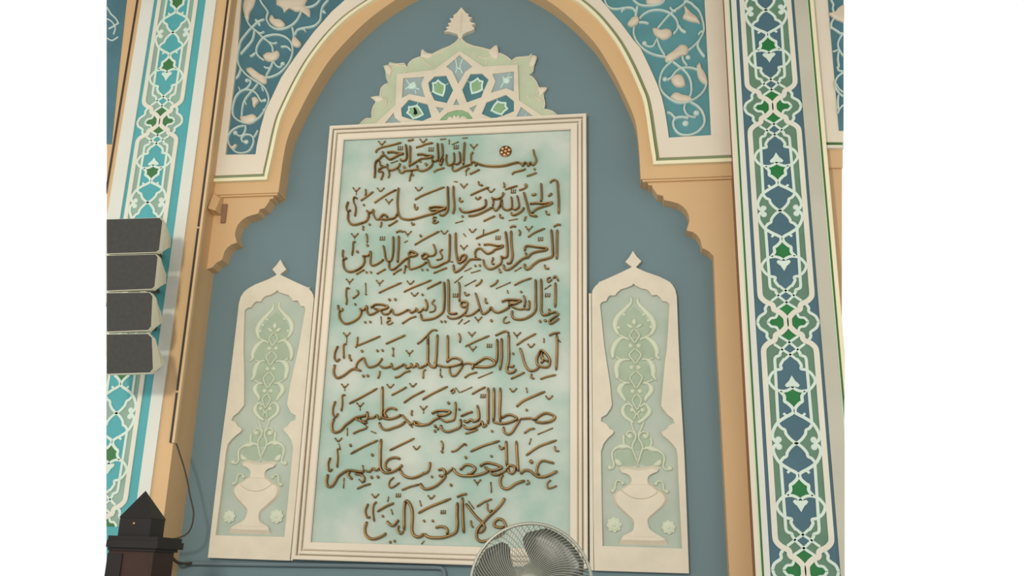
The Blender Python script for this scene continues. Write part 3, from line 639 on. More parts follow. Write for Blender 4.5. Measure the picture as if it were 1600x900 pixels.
  (730, 685, 'm4:645,480 645,430 720,430 750,490 710,550 655,530 645,480|m4.2:610,40 615,200 620,440|m4.2:770,40 780,250 790,400 800,520|m4.2:560,560 520,640 530,740 590,790 660,780 760,710 900,660|m4.2:830,560 900,500 980,510 1040,560 1110,600 1220,600 1320,560 1410,510|m3.6:1360,390 1280,370 1200,350 1140,370 1100,440 1090,520 1130,570|d8:1000,365|'
   'k3:1000,0 970,100|k3.6:920,270 1120,130 1400,30|k2.8:1370,120 1380,190 1440,200|k2.6:940,650 970,700 920,720|k2.6:1310,650 1260,690 1250,720 1260,780 1330,770 1400,740')],
 # last line
 [(560, 765, 'v:265,105|m2.8:290,190 245,240 235,360 255,500|m:160,220 115,330 140,430 190,430|m4.2:140,500 110,600 120,700 180,760 260,770 370,730 440,680|m4:450,490 500,550 560,560 610,500 630,470|m3.6:640,560 620,620 660,690 710,650|m4.2:740,170 720,300 720,450 720,640|m4.4:740,170 790,200 840,300 850,450 840,620 870,710 950,740 1030,690|'
   'k3.2:475,110 460,190|k3.8:300,345 440,260 560,210|d5:385,415|k3.4:515,310 540,390|s:630,90|d5:500,820 570,805|k:1030,800 990,850|k3.4:960,170 985,260|k4:940,370 1100,280 1450,140|v:1140,125|s:1330,350|d5:1165,490 1030,490|'
   'm4.4:1030,690 1080,730 1150,750 1300,750 1420,720 1520,670 1550,560 1545,400 1550,200|m3.8:1210,600 1280,575 1360,590 1400,640 1380,700'),
  (680, 765, 'm4.2:430,120 430,300 440,500 450,680|k3.6:340,120 420,80 500,70|m4.2:480,220 560,320 640,420 740,520 775,590 740,650 680,670|m4.2:1090,130 1040,220 940,330 830,430 740,530 680,600 650,680 660,770 720,810 800,800 900,760 1000,720 1090,640 1110,580 1060,480 990,460 930,510 930,570 1000,590 1080,590|'
   'k3.2:650,270 770,190 890,150|k2.8:820,210 820,310 870,350 885,310|k2.8:520,180 610,300|k2.8:560,480 570,560 600,590')],
]
names = ['first', 'second', 'third', 'fourth', 'fifth', 'sixth', 'seventh', 'last']
kf = PX(FY)
for nm, parts in zip(names, LINES):
    big = N(); small = big
    for ox, oy, text in parts:
        st, dots = L(ox, oy, text)
        for w, pts, kind in st:
            b = big if kind == 'm' else small
            ribbon(b, [U(x, y, FY) + (w * 1.1 * kf,) for x, y in pts], FY, .026 if kind == 'm' else .020, smooth=4)
        for x, y, r in dots:
            cx, cz = U(x, y, FY); r *= kf * .95
            blob(small, [(cx - r, cz + r * .1), (cx - r * .1, cz + r), (cx + r, cz - r * .1), (cx + r * .1, cz - r)], FY, .016)
    ln = mesh_object('inscription_line', big, MATS['bronze'], panel, True); ln['label'] = nm + ' line of raised bronze calligraphy'
# rosette set into the first line
bm = N(); cx, cz = U(790, 237, FY); lathe(bm, [(10.5 * kf, 0), (10.5 * kf, .006), (8 * kf, .009)], (cx, FY, cz), 'Y', 20); ro = mesh_object('rosette', bm, MATS['dark_bronze'], panel)
for k in range(7):
    a = k * math.pi / 3 + .3; rr = 0 if k == 6 else 6.6 * kf
    bm = N(); dome(bm, cx + rr * math.cos(a), cz + rr * math.sin(a), 2.8 * kf, FY - .008, .008); mesh_object('petal', bm, MATS['bright_bronze'], ro, True)

# ------------------------------------------------------------------ crest above the panel
CY = -.022
crest = thing('crest_ornament', 'pale openwork crest with star lattice and leaf finial on top of the calligraphy panel', 'wall ornament', (-1.1, 0, PT))
def Uc(a, b, y):
    x, z = U(a, b, y); return (x, max(z, PT + .002))
def upc(pts, y): return [(x, max(z, PT + .002)) for x, z in up(pts, y)]
base = [(556, 200), (563, 192), (571, 185), (580, 184), (580, 175), (583, 165), (587, 161), (585, 157), (579, 152), (592, 150), (594, 142), (600, 133), (606, 129), (603, 122), (602, 112), (599, 103), (607, 101), (608, 97), (620, 99), (632, 98),
        (636, 104), (642, 95), (650, 91), (657, 88), (659, 77), (667, 82), (673, 85), (678, 82), (690, 76), (703, 71), (712, 65), (717, 58), (720, 58), (728, 66), (740, 71), (755, 74), (765, 77), (776, 70), (779, 82), (787, 85), (793, 89),
        (799, 94), (806, 89), (815, 88), (826, 87), (831, 83), (832, 89), (839, 89), (835, 97), (834, 108), (832, 113), (827, 117), (835, 122), (840, 131), (843, 136), (855, 137), (849, 146), (850, 150), (852, 160), (851, 170),
        (858, 171), (866, 175), (872, 180), (884, 186)]
bm = N(); prism(bm, [upc(base, CY)], CY, -.0015); mesh_object('backing', bm, MATS['pale_green'], crest)
fin = [(717, 62), (715, 55), (709, 53), (702, 51), (694, 51), (701, 47), (697, 44), (703, 42), (700, 38), (706, 36), (703, 30), (709, 30), (709, 25), (714, 22), (721, 13), (729, 22), (733, 24), (731, 27), (738, 29), (734, 32), (736, 36), (743, 38), (737, 41), (742, 46), (738, 49), (729, 52), (724, 55), (721, 62)]
bm = N(); prism(bm, [upc(fin, CY)], CY - .012, -.0015)
y = CY - .012; ribbon(bm, [Uc(a, b, y) + (3 * PX(y),) for a, b in [(719, 52), (720, 38), (721, 20)]], y, .006)
for a, b in (((719, 48), (704, 46)), ((720, 46), (737, 45)), ((720, 38), (708, 35)), ((720, 37), (733, 34)), ((720, 30), (713, 27)), ((721, 29), (729, 26))):
    ribbon(bm, [Uc(*a, y) + (3 * PX(y),), Uc(*b, y) + (2 * PX(y),)], y, .005)
mesh_object('finial', bm, MATS['cream_ornament'], crest)
star = [(718, 79), (737, 92), (755, 104), (809, 101), (811, 157), (848, 187.5), (720, 193.5), (585, 199), (618, 164), (620, 116), (678, 109), (700, 93)]
hexes = [[(669, 129), (678.5, 119.5), (697, 118), (708, 141), (698, 161), (679, 157), (672, 143)], [(639, 155.5), (668, 163), (674, 183), (660, 189), (644, 187), (628, 182), (626.5, 169)],
         [(735, 115.5), (753, 115), (763.5, 124.5), (757, 139), (752, 152), (729.5, 160), (722, 140)], [(790.5, 148), (803, 158), (803, 174), (786, 181), (770, 186), (752.5, 178), (760, 160)]]
kites = [[(630, 122), (663, 120), (658, 131), (664, 152), (640, 147), (628, 153)], [(769, 115.5), (803, 111.5), (803, 143), (791, 138), (767, 145), (774, 127)], [(718, 86), (738, 104), (727, 112), (716, 131), (707, 112), (697, 104)],
         [(615, 176), (600, 194), (628, 192.5), (617, 184)], [(814, 167), (834, 184), (806, 186)], [(713, 154), (708, 164), (718, 164)], [(681, 167), (694, 169), (687, 177)], [(745, 164), (733, 169), (739, 176)]]
green = [[(686, 193), (690, 184), (699, 176), (712, 172), (722, 172), (732, 176), (738, 184), (739, 191)]]
y1 = CY - .014
bm = N(); prism(bm, [upc(star, y1)] + [upc(h, y1) for h in hexes + kites + green], y1, CY); mesh_object('star_lattice', bm, MATS['cream_ornament'], crest)
y2 = CY - .003
for hx in hexes:
    bm = N(); prism(bm, [upc([(sum(a for a, b in hx) / len(hx) + (p - sum(a for a, b in hx) / len(hx)) * 1.05, sum(b for a, b in hx) / len(hx) + (q - sum(b for a, b in hx) / len(hx)) * 1.05) for p, q in hx], y2)], y2, CY)
    cell = mesh_object('hexagon_cell', bm, MATS['hex_blue'], crest)
    cx = sum(a for a, b in hx) / len(hx); cy = sum(b for a, b in hx) / len(hx)
    far = max(hx, key=lambda p: (p[0] - cx) ** 2 + (p[1] - cy) ** 2); an = math.atan2(far[1] - cy, far[0] - cx)
    def HP(r, a): return (cx + r * math.cos(an + a), cy + r * math.sin(an + a) * 1.0)
    ringp = [HP(15, 0), HP(11, .55), HP(10.5, 1.05), HP(12, 1.57), HP(10, 2.2), HP(14, 2.75), HP(11, 3.14), HP(14, -2.75), HP(10, -2.2), HP(12, -1.57), HP(10.5, -1.05), HP(11, -.55)]
    bm = N(); prism(bm, [upc([HP(9.5, k * math.pi / 4) for k in range(8)], y2)], y2 - .003, y2); mesh_object('green_cell', bm, MATS['cell_green'], cell)
    bm = N(); inn = [(cx + (p - cx) * .72, cy + (q - cy) * .72) for p, q in ringp]
    prism(bm, [upc(ringp, y2), upc(inn, y2)], y2 - .006, y2)
    for a in (1.57, -1.57): ribbon(bm, [Uc(*HP(11, a), y2) + (2.2 * kf,), Uc(*HP(17, a), y2) + (1.8 * kf,)], y2, .005)
    mesh_object('cell_ring', bm, MATS['ring_mint'], cell)
for kt in kites:
    bm = N(); prism(bm, [upc([(a + (a - sum(p for p, q in kt) / len(kt)) * .06, b + (b - sum(q for p, q in kt) / len(kt)) * .06) for a, b in kt], y2)], y2, CY)
    mesh_object('grey_cell', bm, MATS['cell_grey'], crest)
bm = N(); prism(bm, [upc([(684, 194), (688, 182), (699, 174), (712, 170), (722, 170), (733, 174), (740, 184), (741, 191)], y2)], y2, CY); mesh_object('rosette_cell', bm, MATS['cell_green'], crest)
bm = N()
for pts in ([(697, 191), (701, 183), (706, 187), (709, 180), (713, 184), (717, 180), (720, 186), (726, 182), (729, 190)],): blob(bm, upc(pts, y2), y2, .008)
mesh_object('half_flower', bm, MATS['cream_ornament'], crest)
for ln in ([(635, 124), (640, 132), (648, 137), (656, 140)], [(633, 140), (641, 134), (649, 128)], [(648, 138), (650, 147)], [(801, 120), (793, 123), (788, 128), (782, 138)], [(786, 119), (789, 125), (795, 130)], [(797, 114), (793, 121)],
           [(711, 91), (714, 104), (712, 115)], [(724, 91), (719, 104), (723, 115)], [(713, 104), (718, 108), (720, 104)], [(626, 186), (622, 191)], [(822, 178), (820, 185)]):
    bm = N(); ribbon(bm, [Uc(a, b, y2) + (2.6 * kf,) for a, b in ln], y2, .008); mesh_object('sprig', bm, MATS['ring_mint'], crest, True)
for pts in ([(640, 131), (647, 128), (651, 134), (646, 139), (638, 138)], [(785, 124), (793, 121), (797, 127), (790, 131)]):
    bm = N(); blob(bm, upc(pts, y2), y2, .008); mesh_object('sprig_leaf', bm, MATS['ring_mint'], crest, True)
bm = N()
for ln in ([(636, 104), (626, 103), (617, 104), (611, 112), (607, 124)], [(632, 99), (620, 101), (608, 101)], [(606, 130), (596, 138), (595, 150), (600, 156)], [(583, 182), (582, 172), (587, 162), (597, 155)], [(563, 194), (572, 186), (580, 187)],
           [(637, 102), (645, 94), (658, 89)], [(672, 87), (690, 80), (708, 70), (718, 60)], [(720, 60), (730, 70), (750, 75), (768, 80)], [(779, 83), (790, 88), (799, 95)], [(799, 96), (808, 91), (826, 90), (831, 86)], [(834, 92), (831, 104), (833, 112)],
           [(828, 118), (837, 127), (841, 138), (838, 148)], [(849, 152), (851, 162), (849, 172)], [(851, 174), (862, 174), (872, 183)], [(745, 88), (760, 92), (770, 88), (778, 84)], [(672, 104), (663, 97), (660, 90)], [(596, 172), (604, 162), (601, 152)], [(835, 150), (845, 158), (850, 150)]):
    ribbon(bm, [Uc(a, b, CY) + (2.6 * kf,) for a, b in ln], CY, .008)
for p in ([(657, 89), (659, 77), (667, 83), (677, 85), (670, 92)], [(763, 80), (776, 70), (779, 83), (777, 92), (768, 90)], [(579, 152), (592, 150), (600, 155), (590, 160)], [(840, 137), (855, 137), (849, 146), (843, 150)], [(599, 103), (607, 102), (612, 110), (606, 118)], [(832, 86), (839, 89), (834, 104), (827, 101)]):
    blob(bm, upc(p, CY), CY, .010)
for a, b in ((673, 103), (609, 161), (760, 98), (825, 151), (633, 113), (806, 97)): dome(bm, *Uc(a, b, CY), 2.4 * kf, CY, .008)
mesh_object('leaf_edging', bm, MATS['cream_ornament'], crest, True)
bm = N(); blob(bm, upc([(646, 178), (649, 179), (652, 177), (651, 173), (648, 168), (646, 169), (647, 173)], y2 - .006), y2 - .006, .002)
mesh_object('hole', bm, MATS['hole_black'], crest)

# ------------------------------------------------------------------ vase panels (traced on the right one, built mirrored on the left)
NY, NB = -.034, -.012                 # front board, sunk field
MIRX = -1.0845
def vase_panel(s, label):
    def V(pts, y):
        o = []
        for a, b in pts:
            x, z = U(a, b, y); o.append((x if s > 0 else min(2 * MIRX - x, PL - .002), z))
        return o
    k = PX(NB)
    t = thing('vase_panel', label, 'wall panel', (V([(1000, 896)], 0)[0][0], 0, V([(1000, 893)], 0)[0][1]), 'vase panels flanking the calligraphy')
    out = [(928.5, 891.5), (927, 795), (925.5, 600), (924.5, 460), (926, 453), (930, 447), (938, 440), (945, 437), (965, 428), (984, 419), (987.5, 417), (977, 409), (983, 402), (989, 392), (995, 401), (1002, 408), (993.5, 417), (996, 419), (1008, 424.5), (1030, 432), (1043, 438.5),
           (1050, 444), (1055, 452), (1057.5, 463), (1060, 530), (1064, 620), (1069, 705), (1073, 800), (1076.5, 896)]
    cut = [(990, 443), (993, 446), (1002, 450.5), (1010, 452), (1015, 455.5), (1018.5, 461.5), (1026, 460.5), (1031, 464), (1035, 470.5), (1041, 471), (1046, 475), (1044, 515), (1042, 545), (1039, 565), (1035, 610), (1033, 635), (1043, 648), (1051, 654), (1054, 661), (1046, 664), (1042, 670), (1037, 673),
           (1033, 676), (1036, 681), (1043, 686), (1051, 694), (1057, 702), (1059, 715), (1060, 745), (1063, 805), (1065.5, 857), (941.5, 853), (940, 780), (939, 705), (943, 693), (950, 684), (958, 677), (959, 673), (953, 670), (948, 663), (939, 658), (939.5, 652), (947, 648), (954, 638), (956, 632), (953, 600), (950, 580),
           (944, 540), (940, 500), (937.5, 476), (940, 472), (947, 470), (950, 464), (953, 461.5), (961, 461.5), (964, 457), (970, 452), (980, 449), (987, 446)]
    bm = N(); prism(bm, [V(out, NY), V(cut, NY)], NY, -.0015); mesh_object('board', bm, MATS['cream_ornament'], t)
    bm = N(); prism(bm, [V([(935, 440), (1048, 440), (1050, 640), (1066, 700), (1070, 866), (938, 862), (936, 700)], NB)], NB, -.002); ground = bm
    # vase
    vase = [(967, 850.5), (971, 844), (982, 838.5), (988, 834), (990, 825), (989, 817), (982, 809), (970, 798), (961, 788), (958, 778), (960, 770), (968, 765), (975, 761), (983, 756), (985.5, 750), (985, 744), (981, 739), (975, 736), (969, 734), (968, 730), (976, 728), (988, 729.5), (997, 731),
            (1008, 730), (1020, 727), (1031, 731.5), (1020, 737), (1014, 742), (1013, 749), (1015, 755), (1027, 763), (1036, 769), (1042, 776), (1042.5, 783), (1037, 792), (1026, 802), (1015, 812), (1013, 819), (1015, 827), (1017, 832), (1024, 838), (1036, 845), (1039, 852)]
    bm = N(); blob(bm, V(vase, NB), NB, .016, inset=.9); vs = mesh_object('vase', bm, MATS['cream_ornament'], t, False)
    bm = N(); blob(bm, V([(969, 766), (976, 762), (985, 757), (1014, 757), (1022, 762), (1029, 769), (1022, 775), (1013, 779), (1001, 780.5), (989, 779), (979, 774)], NB), NB - .014, .008, inset=.9)
    mesh_object('vase_collar', bm, MATS['cream_ornament'], vs)
    bm = N(); blob(bm, V([(985, 833), (1017, 834), (1024, 839), (980, 838)], NB), NB - .012, .006, inset=.9); mesh_object('vase_foot', bm, MATS['cream_ornament'], vs)
    for ln, ends in (([(975, 756), (970, 752), (964, 751), (961.5, 757), (960.5, 764), (957, 767)], ((973, 755, 3.4), (957, 767, 3.6))), ([(1023, 757), (1028, 752), (1034, 753), (1036.5, 759), (1037, 765), (1041, 769)], ((1025, 756, 3.4), (1042, 768, 3.6)))):
        bm = N()
        ribbon(bm, [p + (3.6 * k,) for p in V(ln, NB)], NB, .014)
        for a, b, r in ends: dome(bm, *V([(a, b)], NB)[0], r * k, NB, .016)
        mesh_object('handle', bm, MATS['sage_relief'], vs, True)
    for a, b, r in ((959.5, 820, 11), (1044.5, 824, 10)):
        bm = N(); cx, cz = V([(a, b)], NB)[0]
        pts = []
        for q in range(32):
            an = q * math.pi / 16; rr = r * k * (1 if q % 4 in (0, 1) else .86) ; pts.append((cx + rr * math.cos(an), cz + rr * math.sin(an)))
        prism(bm, [pts], NB - .010, NB); dome(bm, cx, cz, r * k * .8, NB - .010, .005); dome(bm, cx, cz, r * k * .3, NB - .014, .005)
        mesh_object('rosette', bm, MATS['sage_relief'], t)
    # green grounds between the leaves
    bm = ground
    for pts in ([(991, 479), (1004, 490), (1015, 505), (1020, 520), (1010, 526), (972, 526), (963, 518), (967, 505), (978, 490)], [(965, 535), (985, 528), (1000, 528), (1015, 533), (1024, 545), (1024, 558), (1000, 562), (985, 562), (962, 558), (960, 545)],
                [(968, 570), (984, 563), (1003, 563), (1015, 572), (1020, 590), (1004, 597), (985, 597), (967, 592)], [(973, 606), (985, 599), (1004, 599), (1013, 608), (1007, 625), (1003, 631), (988, 631), (976, 622)], [(976, 640), (985, 633), (1006, 633), (1013, 640), (1008, 652), (997, 658), (984, 654)],
                [(979, 680), (1010, 680), (1018, 690), (1016, 704), (1004, 704), (988, 704), (976, 700)], [(962, 706), (975, 702), (990, 706), (997, 725), (985, 729), (968, 728), (961, 718)], [(1004, 706), (1020, 704), (1034, 708), (1036, 720), (1028, 727), (1010, 728), (998, 725)]):
        prism(bm, [V(pts, NB)], NB - .0015, NB, 1)
    mesh_object('field', bm, [MATS['niche_sage'], MATS['leaf_sage']], t)
    # climbing plant
    bm = N()
    def R(pts, w): ribbon(bm, [p + (w * k,) for p in V(pts, NB)], NB, .013)
    def RW(pts): ribbon(bm, [p + (w * 1.15 * k,) for p, w in zip(V([(a, b) for a, b, w in pts], NB), [q[2] for q in pts])], NB, .013)
    RW([(985, 463, 3), (986, 473, 5), (976, 484, 7), (966, 494, 8), (961, 505, 8), (962, 515, 6), (967, 524, 4)]); RW([(997, 465, 3), (997, 474, 5), (1008, 486, 7), (1017, 496, 8), (1022, 506, 8), (1021, 516, 6), (1015, 525, 4)])
    for a, b in ((1006, 492), (1013, 501), (1017, 511), (975, 492), (967, 512)): dome(bm, *V([(a, b)], NB)[0], 3 * k, NB, .011)
    for p in ([(991, 497), (995, 503), (991, 509), (987, 503)], [(978, 507), (985, 507), (990, 513), (983, 513)], [(1005, 506), (998, 507), (993, 513), (1000, 512)]): blob(bm, V(p, NB), NB, .012)
    for top, mid, bot, hw in ((514, 526, 537, 7.5), (545, 556, 569, 9), (580, 592, 607, 9.5), (616, 627, 641, 7)):
        f = lambda yy: 991 + (yy - 514) * .036
        for m in (1, -1): R([(f(top), top), (f(mid) + m * hw * .8, (top + mid) / 2 + 1), (f(mid) + m * hw, mid), (f(bot) + m * hw * .4, bot - 5), (f(bot), bot)], 3)
    for xa, xb, yy in ((985.5, 998, 540.5), (987, 998, 574.5), (988.5, 1000, 611.5), (988, 1004, 641)):
        for x in (xa, xb): dome(bm, *V([(x, yy)], NB)[0], 4.2 * k, NB, .015)
    RW([(984, 532, 3), (974, 528, 4), (966, 532, 7), (960, 540, 8), (957, 550, 7), (958, 561, 4)]); RW([(999, 531, 3), (1008, 528, 4), (1017, 532, 7), (1024, 540, 8), (1027, 550, 7), (1026, 557, 5), (1032, 562, 3)])
    R([(967, 524), (975, 527), (984, 532)], 4); R([(1016, 524), (1008, 527), (999, 532)], 4)
    RW([(985, 563, 3), (976, 562, 4), (967, 566, 8), (963, 575, 8), (964, 585, 7), (965, 593, 4)]); RW([(1002, 562, 3), (1010, 562, 4), (1018, 568, 8), (1021, 578, 8), (1021, 587, 6), (1026, 595, 3)])
    R([(962, 557), (970, 562), (978, 561)], 3.4); R([(1022, 559), (1014, 562), (1006, 561)], 3.4)
    RW([(985, 599, 3), (977, 599, 4), (970, 604, 8), (968, 611, 8), (973, 620, 6), (978, 628, 4)]); RW([(1004, 599, 3), (1012, 600, 4), (1018, 606, 8), (1016, 614, 7), (1010, 621, 6), (1008, 628, 3)])
    R([(966, 592), (974, 597), (984, 599)], 3.2); R([(1021, 594), (1013, 597), (1004, 599)], 3.2)
    RW([(990, 638, 3), (984, 632, 3.4), (977, 633, 4.4), (973, 640, 6), (975, 649, 6), (983, 656, 5.5), (990, 661, 5)]); RW([(1000, 637, 3), (1006, 632, 3.4), (1012, 635, 5), (1015, 643, 7), (1010, 651, 6), (1003, 657, 5.5), (996, 661, 5)])
    R([(990, 641), (995, 648), (1000, 641)], 3); R([(990, 657), (995, 647), (1000, 656)], 2.6)
    R([(986, 658), (989, 670), (995, 681)], 3.4); R([(1006, 659), (1002, 670), (996, 681)], 3.4)
    R([(980, 683), (980, 676), (987, 674), (993, 680), (993, 686), (989, 694), (988, 701), (991, 709), (996, 722)], 3.4); R([(1012, 683), (1012, 677), (1005, 675), (999, 679), (998, 685), (1003, 694), (1004, 701), (1001, 710), (997, 724)], 3.4)
    for a, b in ((984, 682), (1008.5, 682)): dome(bm, *V([(a, b)], NB)[0], 4.6 * k, NB, .015)
    RW([(988, 703, 3), (981, 698, 5), (973, 698, 8), (965, 699, 5), (957, 706, 3.6), (956.5, 715, 3.6), (959, 724, 3.4), (958, 731, 3.4), (953, 732, 3.6)]); RW([(1004, 703, 3), (1011, 700, 5), (1019, 702, 8), (1028, 704, 5), (1036, 710, 3.6), (1038, 718, 3.6), (1036, 728, 3.4), (1040, 734, 3.4), (1046, 733, 3.6)])
    R([(975, 679), (974, 688), (976, 697)], 4.4); R([(1017, 683), (1018, 692), (1016, 701)], 4.4)
    for a, b in ((953, 731), (1046.5, 732)): dome(bm, *V([(a, b)], NB)[0], 4.4 * k, NB, .015)
    for p in ([(960, 716), (967, 718), (973, 726), (966, 729), (961, 724)], [(1034, 717), (1027, 720), (1020, 727), (1029, 729), (1034, 725)]): blob(bm, V(p, NB), NB, .012)
    R([(996, 715), (997, 730)], 4)
    mesh_object('climbing_plant', bm, MATS['sage_relief'], t, True)
    # strip that closes the gap to the calligraphy frame
    bm = N()
    prism(bm, [V([(919.8, 458), (923.5, 458), (927.5, 891.5), (921.5, 890.5)], NY)], NY + .004, -.0015)
    mesh_object('edge_strip', bm, MATS['cream'], t)
vase_panel(-1, 'cream panel with vase and climbing plant relief, left of the calligraphy')
vase_panel(1, 'cream panel with vase and climbing plant relief, right of the calligraphy')

# ------------------------------------------------------------------ loudspeakers on the left pier
SYF = -.62
rows = [((341.5, 395.5), (341, 391)), ((398, 454), (397, 450)), ((457, 519), (457, 516)), ((522, 585), (521.5, 583))]
quads = [[(167, 342.5), (250, 340), (254, 345), (248.5, 391), (244.5, 394.5), (167, 397)], [(167, 399), (243.5, 397), (246.5, 401), (241.5, 448), (237.5, 452), (167, 455)],
         [(167, 457.5), (234, 456.5), (238.5, 462), (236, 511), (231.5, 516.5), (167, 519)], [(167, 522), (231.5, 521), (237.5, 527), (239, 577), (234, 583), (167, 585)]]
words = ['topmost', 'second from the top', 'third from the top', 'lowest']
for q, wd in zip(quads, words):
    f = up(q, SYF); cx = sum(a for a, b in f) / 6; cz = sum(b for a, b in f) / 6
    t = thing('loudspeaker', 'dark grille loudspeaker cabinet, %s in the stack on the left pier' % wd, 'loudspeaker', (cx, SYF + .1, min(b for a, b in f)), 'stacked loudspeaker cabinets')
    bm = N(); inn = [(cx + (a - cx) * .992, cz + (b - cz) * .97) for a, b in f]
    prism(bm, [inn], SYF - .004, SYF + .012); mesh_object('grille', bm, MATS['grille_black'], t)
    # cabinet: shallow front rim, then a body that narrows towards the back
    bm = N(); z0, z1 = min(b for a, b in f), max(b for a, b in f); h = z1 - z0
    rings = []
    for yy, top, bot, xr in ((SYF, 1.0, 0.0, 0.0), (SYF + .03, 1.0, 0.0, .004), (SYF + .085, .74, .22, .004), (SYF + .13, .66, .34, -.004)):
        rings.append([bm.verts.new((x + (xr if x > cx else 0), yy, z0 + h * bot + (z - z0) / h * h * (top - bot))) for x, z in f])
    for A, B in zip(rings, rings[1:]):
        for i in range(6): bm.faces.new((A[i], A[(i + 1) % 6], B[(i + 1) % 6], B[i]))
    bm.faces.new(rings[0]); bm.faces.new(rings[-1])
    mesh_object('cabinet', bm, MATS['speaker_cream'], t)
    bm = N(); xm = cx - .09; zm = z0 + h * .48
    box(bm, xm - .03, xm + .03, SYF + .12, PY - .0125, zm - .012, zm + .012); mesh_object('wall_bracket', bm, MATS['fan_dark'], t)

# ------------------------------------------------------------------ dark wooden post, lower left
WY = -1.15
def wx(px, py): return U(px, py, WY)
t = thing('newel_post', 'dark wooden post with a pyramid finial in the lower left corner', 'post', (wx(204, 880)[0], WY + .1, 0))
bx0, bx1 = wx(167, 880)[0], wx(238, 880)[0]; bd = .2
zc0, zc1 = wx(245, 862)[1], wx(245, 843)[1]
bm = N(); box(bm, bx0, bx1, WY, WY + bd, 0, zc0); 
mesh_object('shaft', bm, MATS['red_wood'], t)
bm = N(); box(bm, bx0 + .0, bx0 + .075, WY - .006, WY + .002, .2, zc0 - .012); mesh_object('sunk_panel', bm, MATS['dark_wood'], t)
bm = N()
for e, a, b in ((.012, zc0, zc0 + .014), (.03, zc0 + .014, zc1 - .008), (.022, zc1 - .008, zc1 + .012)):
    box(bm, bx0, bx1 + e, WY - e, WY + bd + e, a, b)
mesh_object('crown_moulding', bm, MATS['dark_wood'], t)
fx0, fx1 = wx(178.5, 836)[0], wx(230.5, 836)[0]; fm = (fx0 + fx1) / 2; fw = fx1 - fx0
zb, zs, za = zc1 + .012, wx(180, 808)[1], wx(212, 768)[1]
bm = N(); y0, y1 = WY + .02, WY + .02 + fw * .85
box(bm, fx0 + .004, fx1 - .004, y0 + .004, y1 - .004, zb, zs)
v = [bm.verts.new(p) for p in ((fx0, y0, zs), (fx1, y0, zs), (fx1, y1, zs), (fx0, y1, zs), (wx(212, 768)[0], (y0 + y1) / 2, za + .012))]
for a, b in ((0, 1), (1, 2), (2, 3), (3, 0)): bm.faces.new((v[a], v[b], v[4]))
bm.faces.new(v[:4])
mesh_object('finial', bm, MATS['dark_wood'], t)
bm = N(); dome(bm, (fx0 + fx1) / 2 - .005, zs - .025, .006, y0 + .004, .006); mesh_object('stud', bm, MATS['bright_bronze'], t)

# ------------------------------------------------------------------ cables, trunking, pipe
lc = LX['corner']
bm = N()
zt0, zt1 = U(276, 692, PY)[1], ZT
for a, b in ((U(276, 692, PY)[1], U(292, 612, PY)[1] - .008), (U(292, 610, PY)[1], U(314, 356, PY)[1] - .008), (U(314, 354, PY)[1], U(348, 32, PY)[1]), (U(348, 31, PY)[1], ZT)):
    box(bm, lc - .020, lc - .004, PY - .012, PY, a, b)
t = tag(mesh_object('cable', bm, MATS['cable_black'], None), 'thin dark cable running straight down the inner corner of the left pier', 'cable')
bm = N(); box(bm, lc - .004, lc + .012, PY - .012, PY + .012, zt0, ZT)
tag(mesh_object('cable_trunking', bm, MATS['trunking'], None), 'slim cream trunking up the inner corner of the left pier', 'trunking')
droop = spline([(275, 693), (277, 698), (280, 707), (285, 722), (290, 740), (294, 758), (297, 775), (301, 792), (302.5, 803), (300, 820), (294, 832), (284, 838.5), (270, 842), (255, 841.5), (243, 840)], 5)
bm = N(); tube(bm, [(U(a, b, PY - .02)[0], PY - .02 , U(a, b, PY - .02)[1]) for a, b in droop], .0048)
tag(mesh_object('cable', bm, MATS['cable_black'], None), 'dark cable drooping in a loop below the trunking on the left pier', 'cable')
bm = N(); p = spline([(238, 842), (243, 846), (256, 858), (268, 870), (276, 878), (285, 880.5), (300, 880)], 5)
tube(bm, [(U(a, b, -.16)[0], -.16 + .15 * i / (len(p) - 1), U(a, b, -.16 + .15 * i / (len(p) - 1))[1]) if False else (U(a, b, -.26 + .24 * i / (len(p) - 1))[0], -.26 + .24 * i / (len(p) - 1), U(a, b, -.26 + .24 * i / (len(p) - 1))[1]) for i, (a, b) in enumerate(p)], .008)
tag(mesh_object('cable', bm, MATS['cable_black'], None), 'short dark cable slanting from the wooden post to the blue wall', 'cable')
bm = N(); p = spline([(290, 880), (420, 882), (560, 884), (660, 886.5), (684, 887), (691, 889), (694, 894), (694.5, 902), (695, 935)], 5)
tube(bm, [(U(a, b, -.014)[0], -.014, U(a, b, -.014)[1]) for a, b in p], .013, 10)
tag(mesh_object('conduit_pipe', bm, MATS['pipe_blue'], None), 'blue painted conduit pipe with an elbow running below the panels', 'pipe')
# little tan box on the left bracket
def tb(px, py, y): x, z = U(px, py, y); return (x, y, z)
t = thing('wall_box', 'small tan sloping box on the left scalloped bracket', 'wall box', tb(337, 336, BY))
x0, z1 = U(327, 300, BY)[0], U(338, 302, BY)[1]; x1 = U(346, 340, BY)[0]; z0 = U(338, 337, BY)[1]
bm = N(); x0 = max(x0, lc + .004)
v = [bm.verts.new(p) for p in ((x0, BY, z1), (x1, BY, z1 - .03), (x0, BY, z0), (x1, BY, z0), (x0, BY - .05, z1 - .02), (x1, BY - .05, z1 - .06), (x0, BY - .10, z0 + .012), (x1, BY - .10, z0 - .006))]
for q in ((0, 1, 5, 4), (4, 5, 7, 6), (6, 7, 3, 2), (0, 4, 6, 2), (1, 3, 7, 5), (0, 2, 3, 1)): bm.faces.new([v[i] for i in q])
mesh_object('housing', bm, MATS['tan'], t)
bm = N(); box(bm, x1 + .002, x1 + .034, BY - .012, BY, z0 - .055, z0 + .075); mesh_object('back_plate', bm, MATS['brown_band'], t)

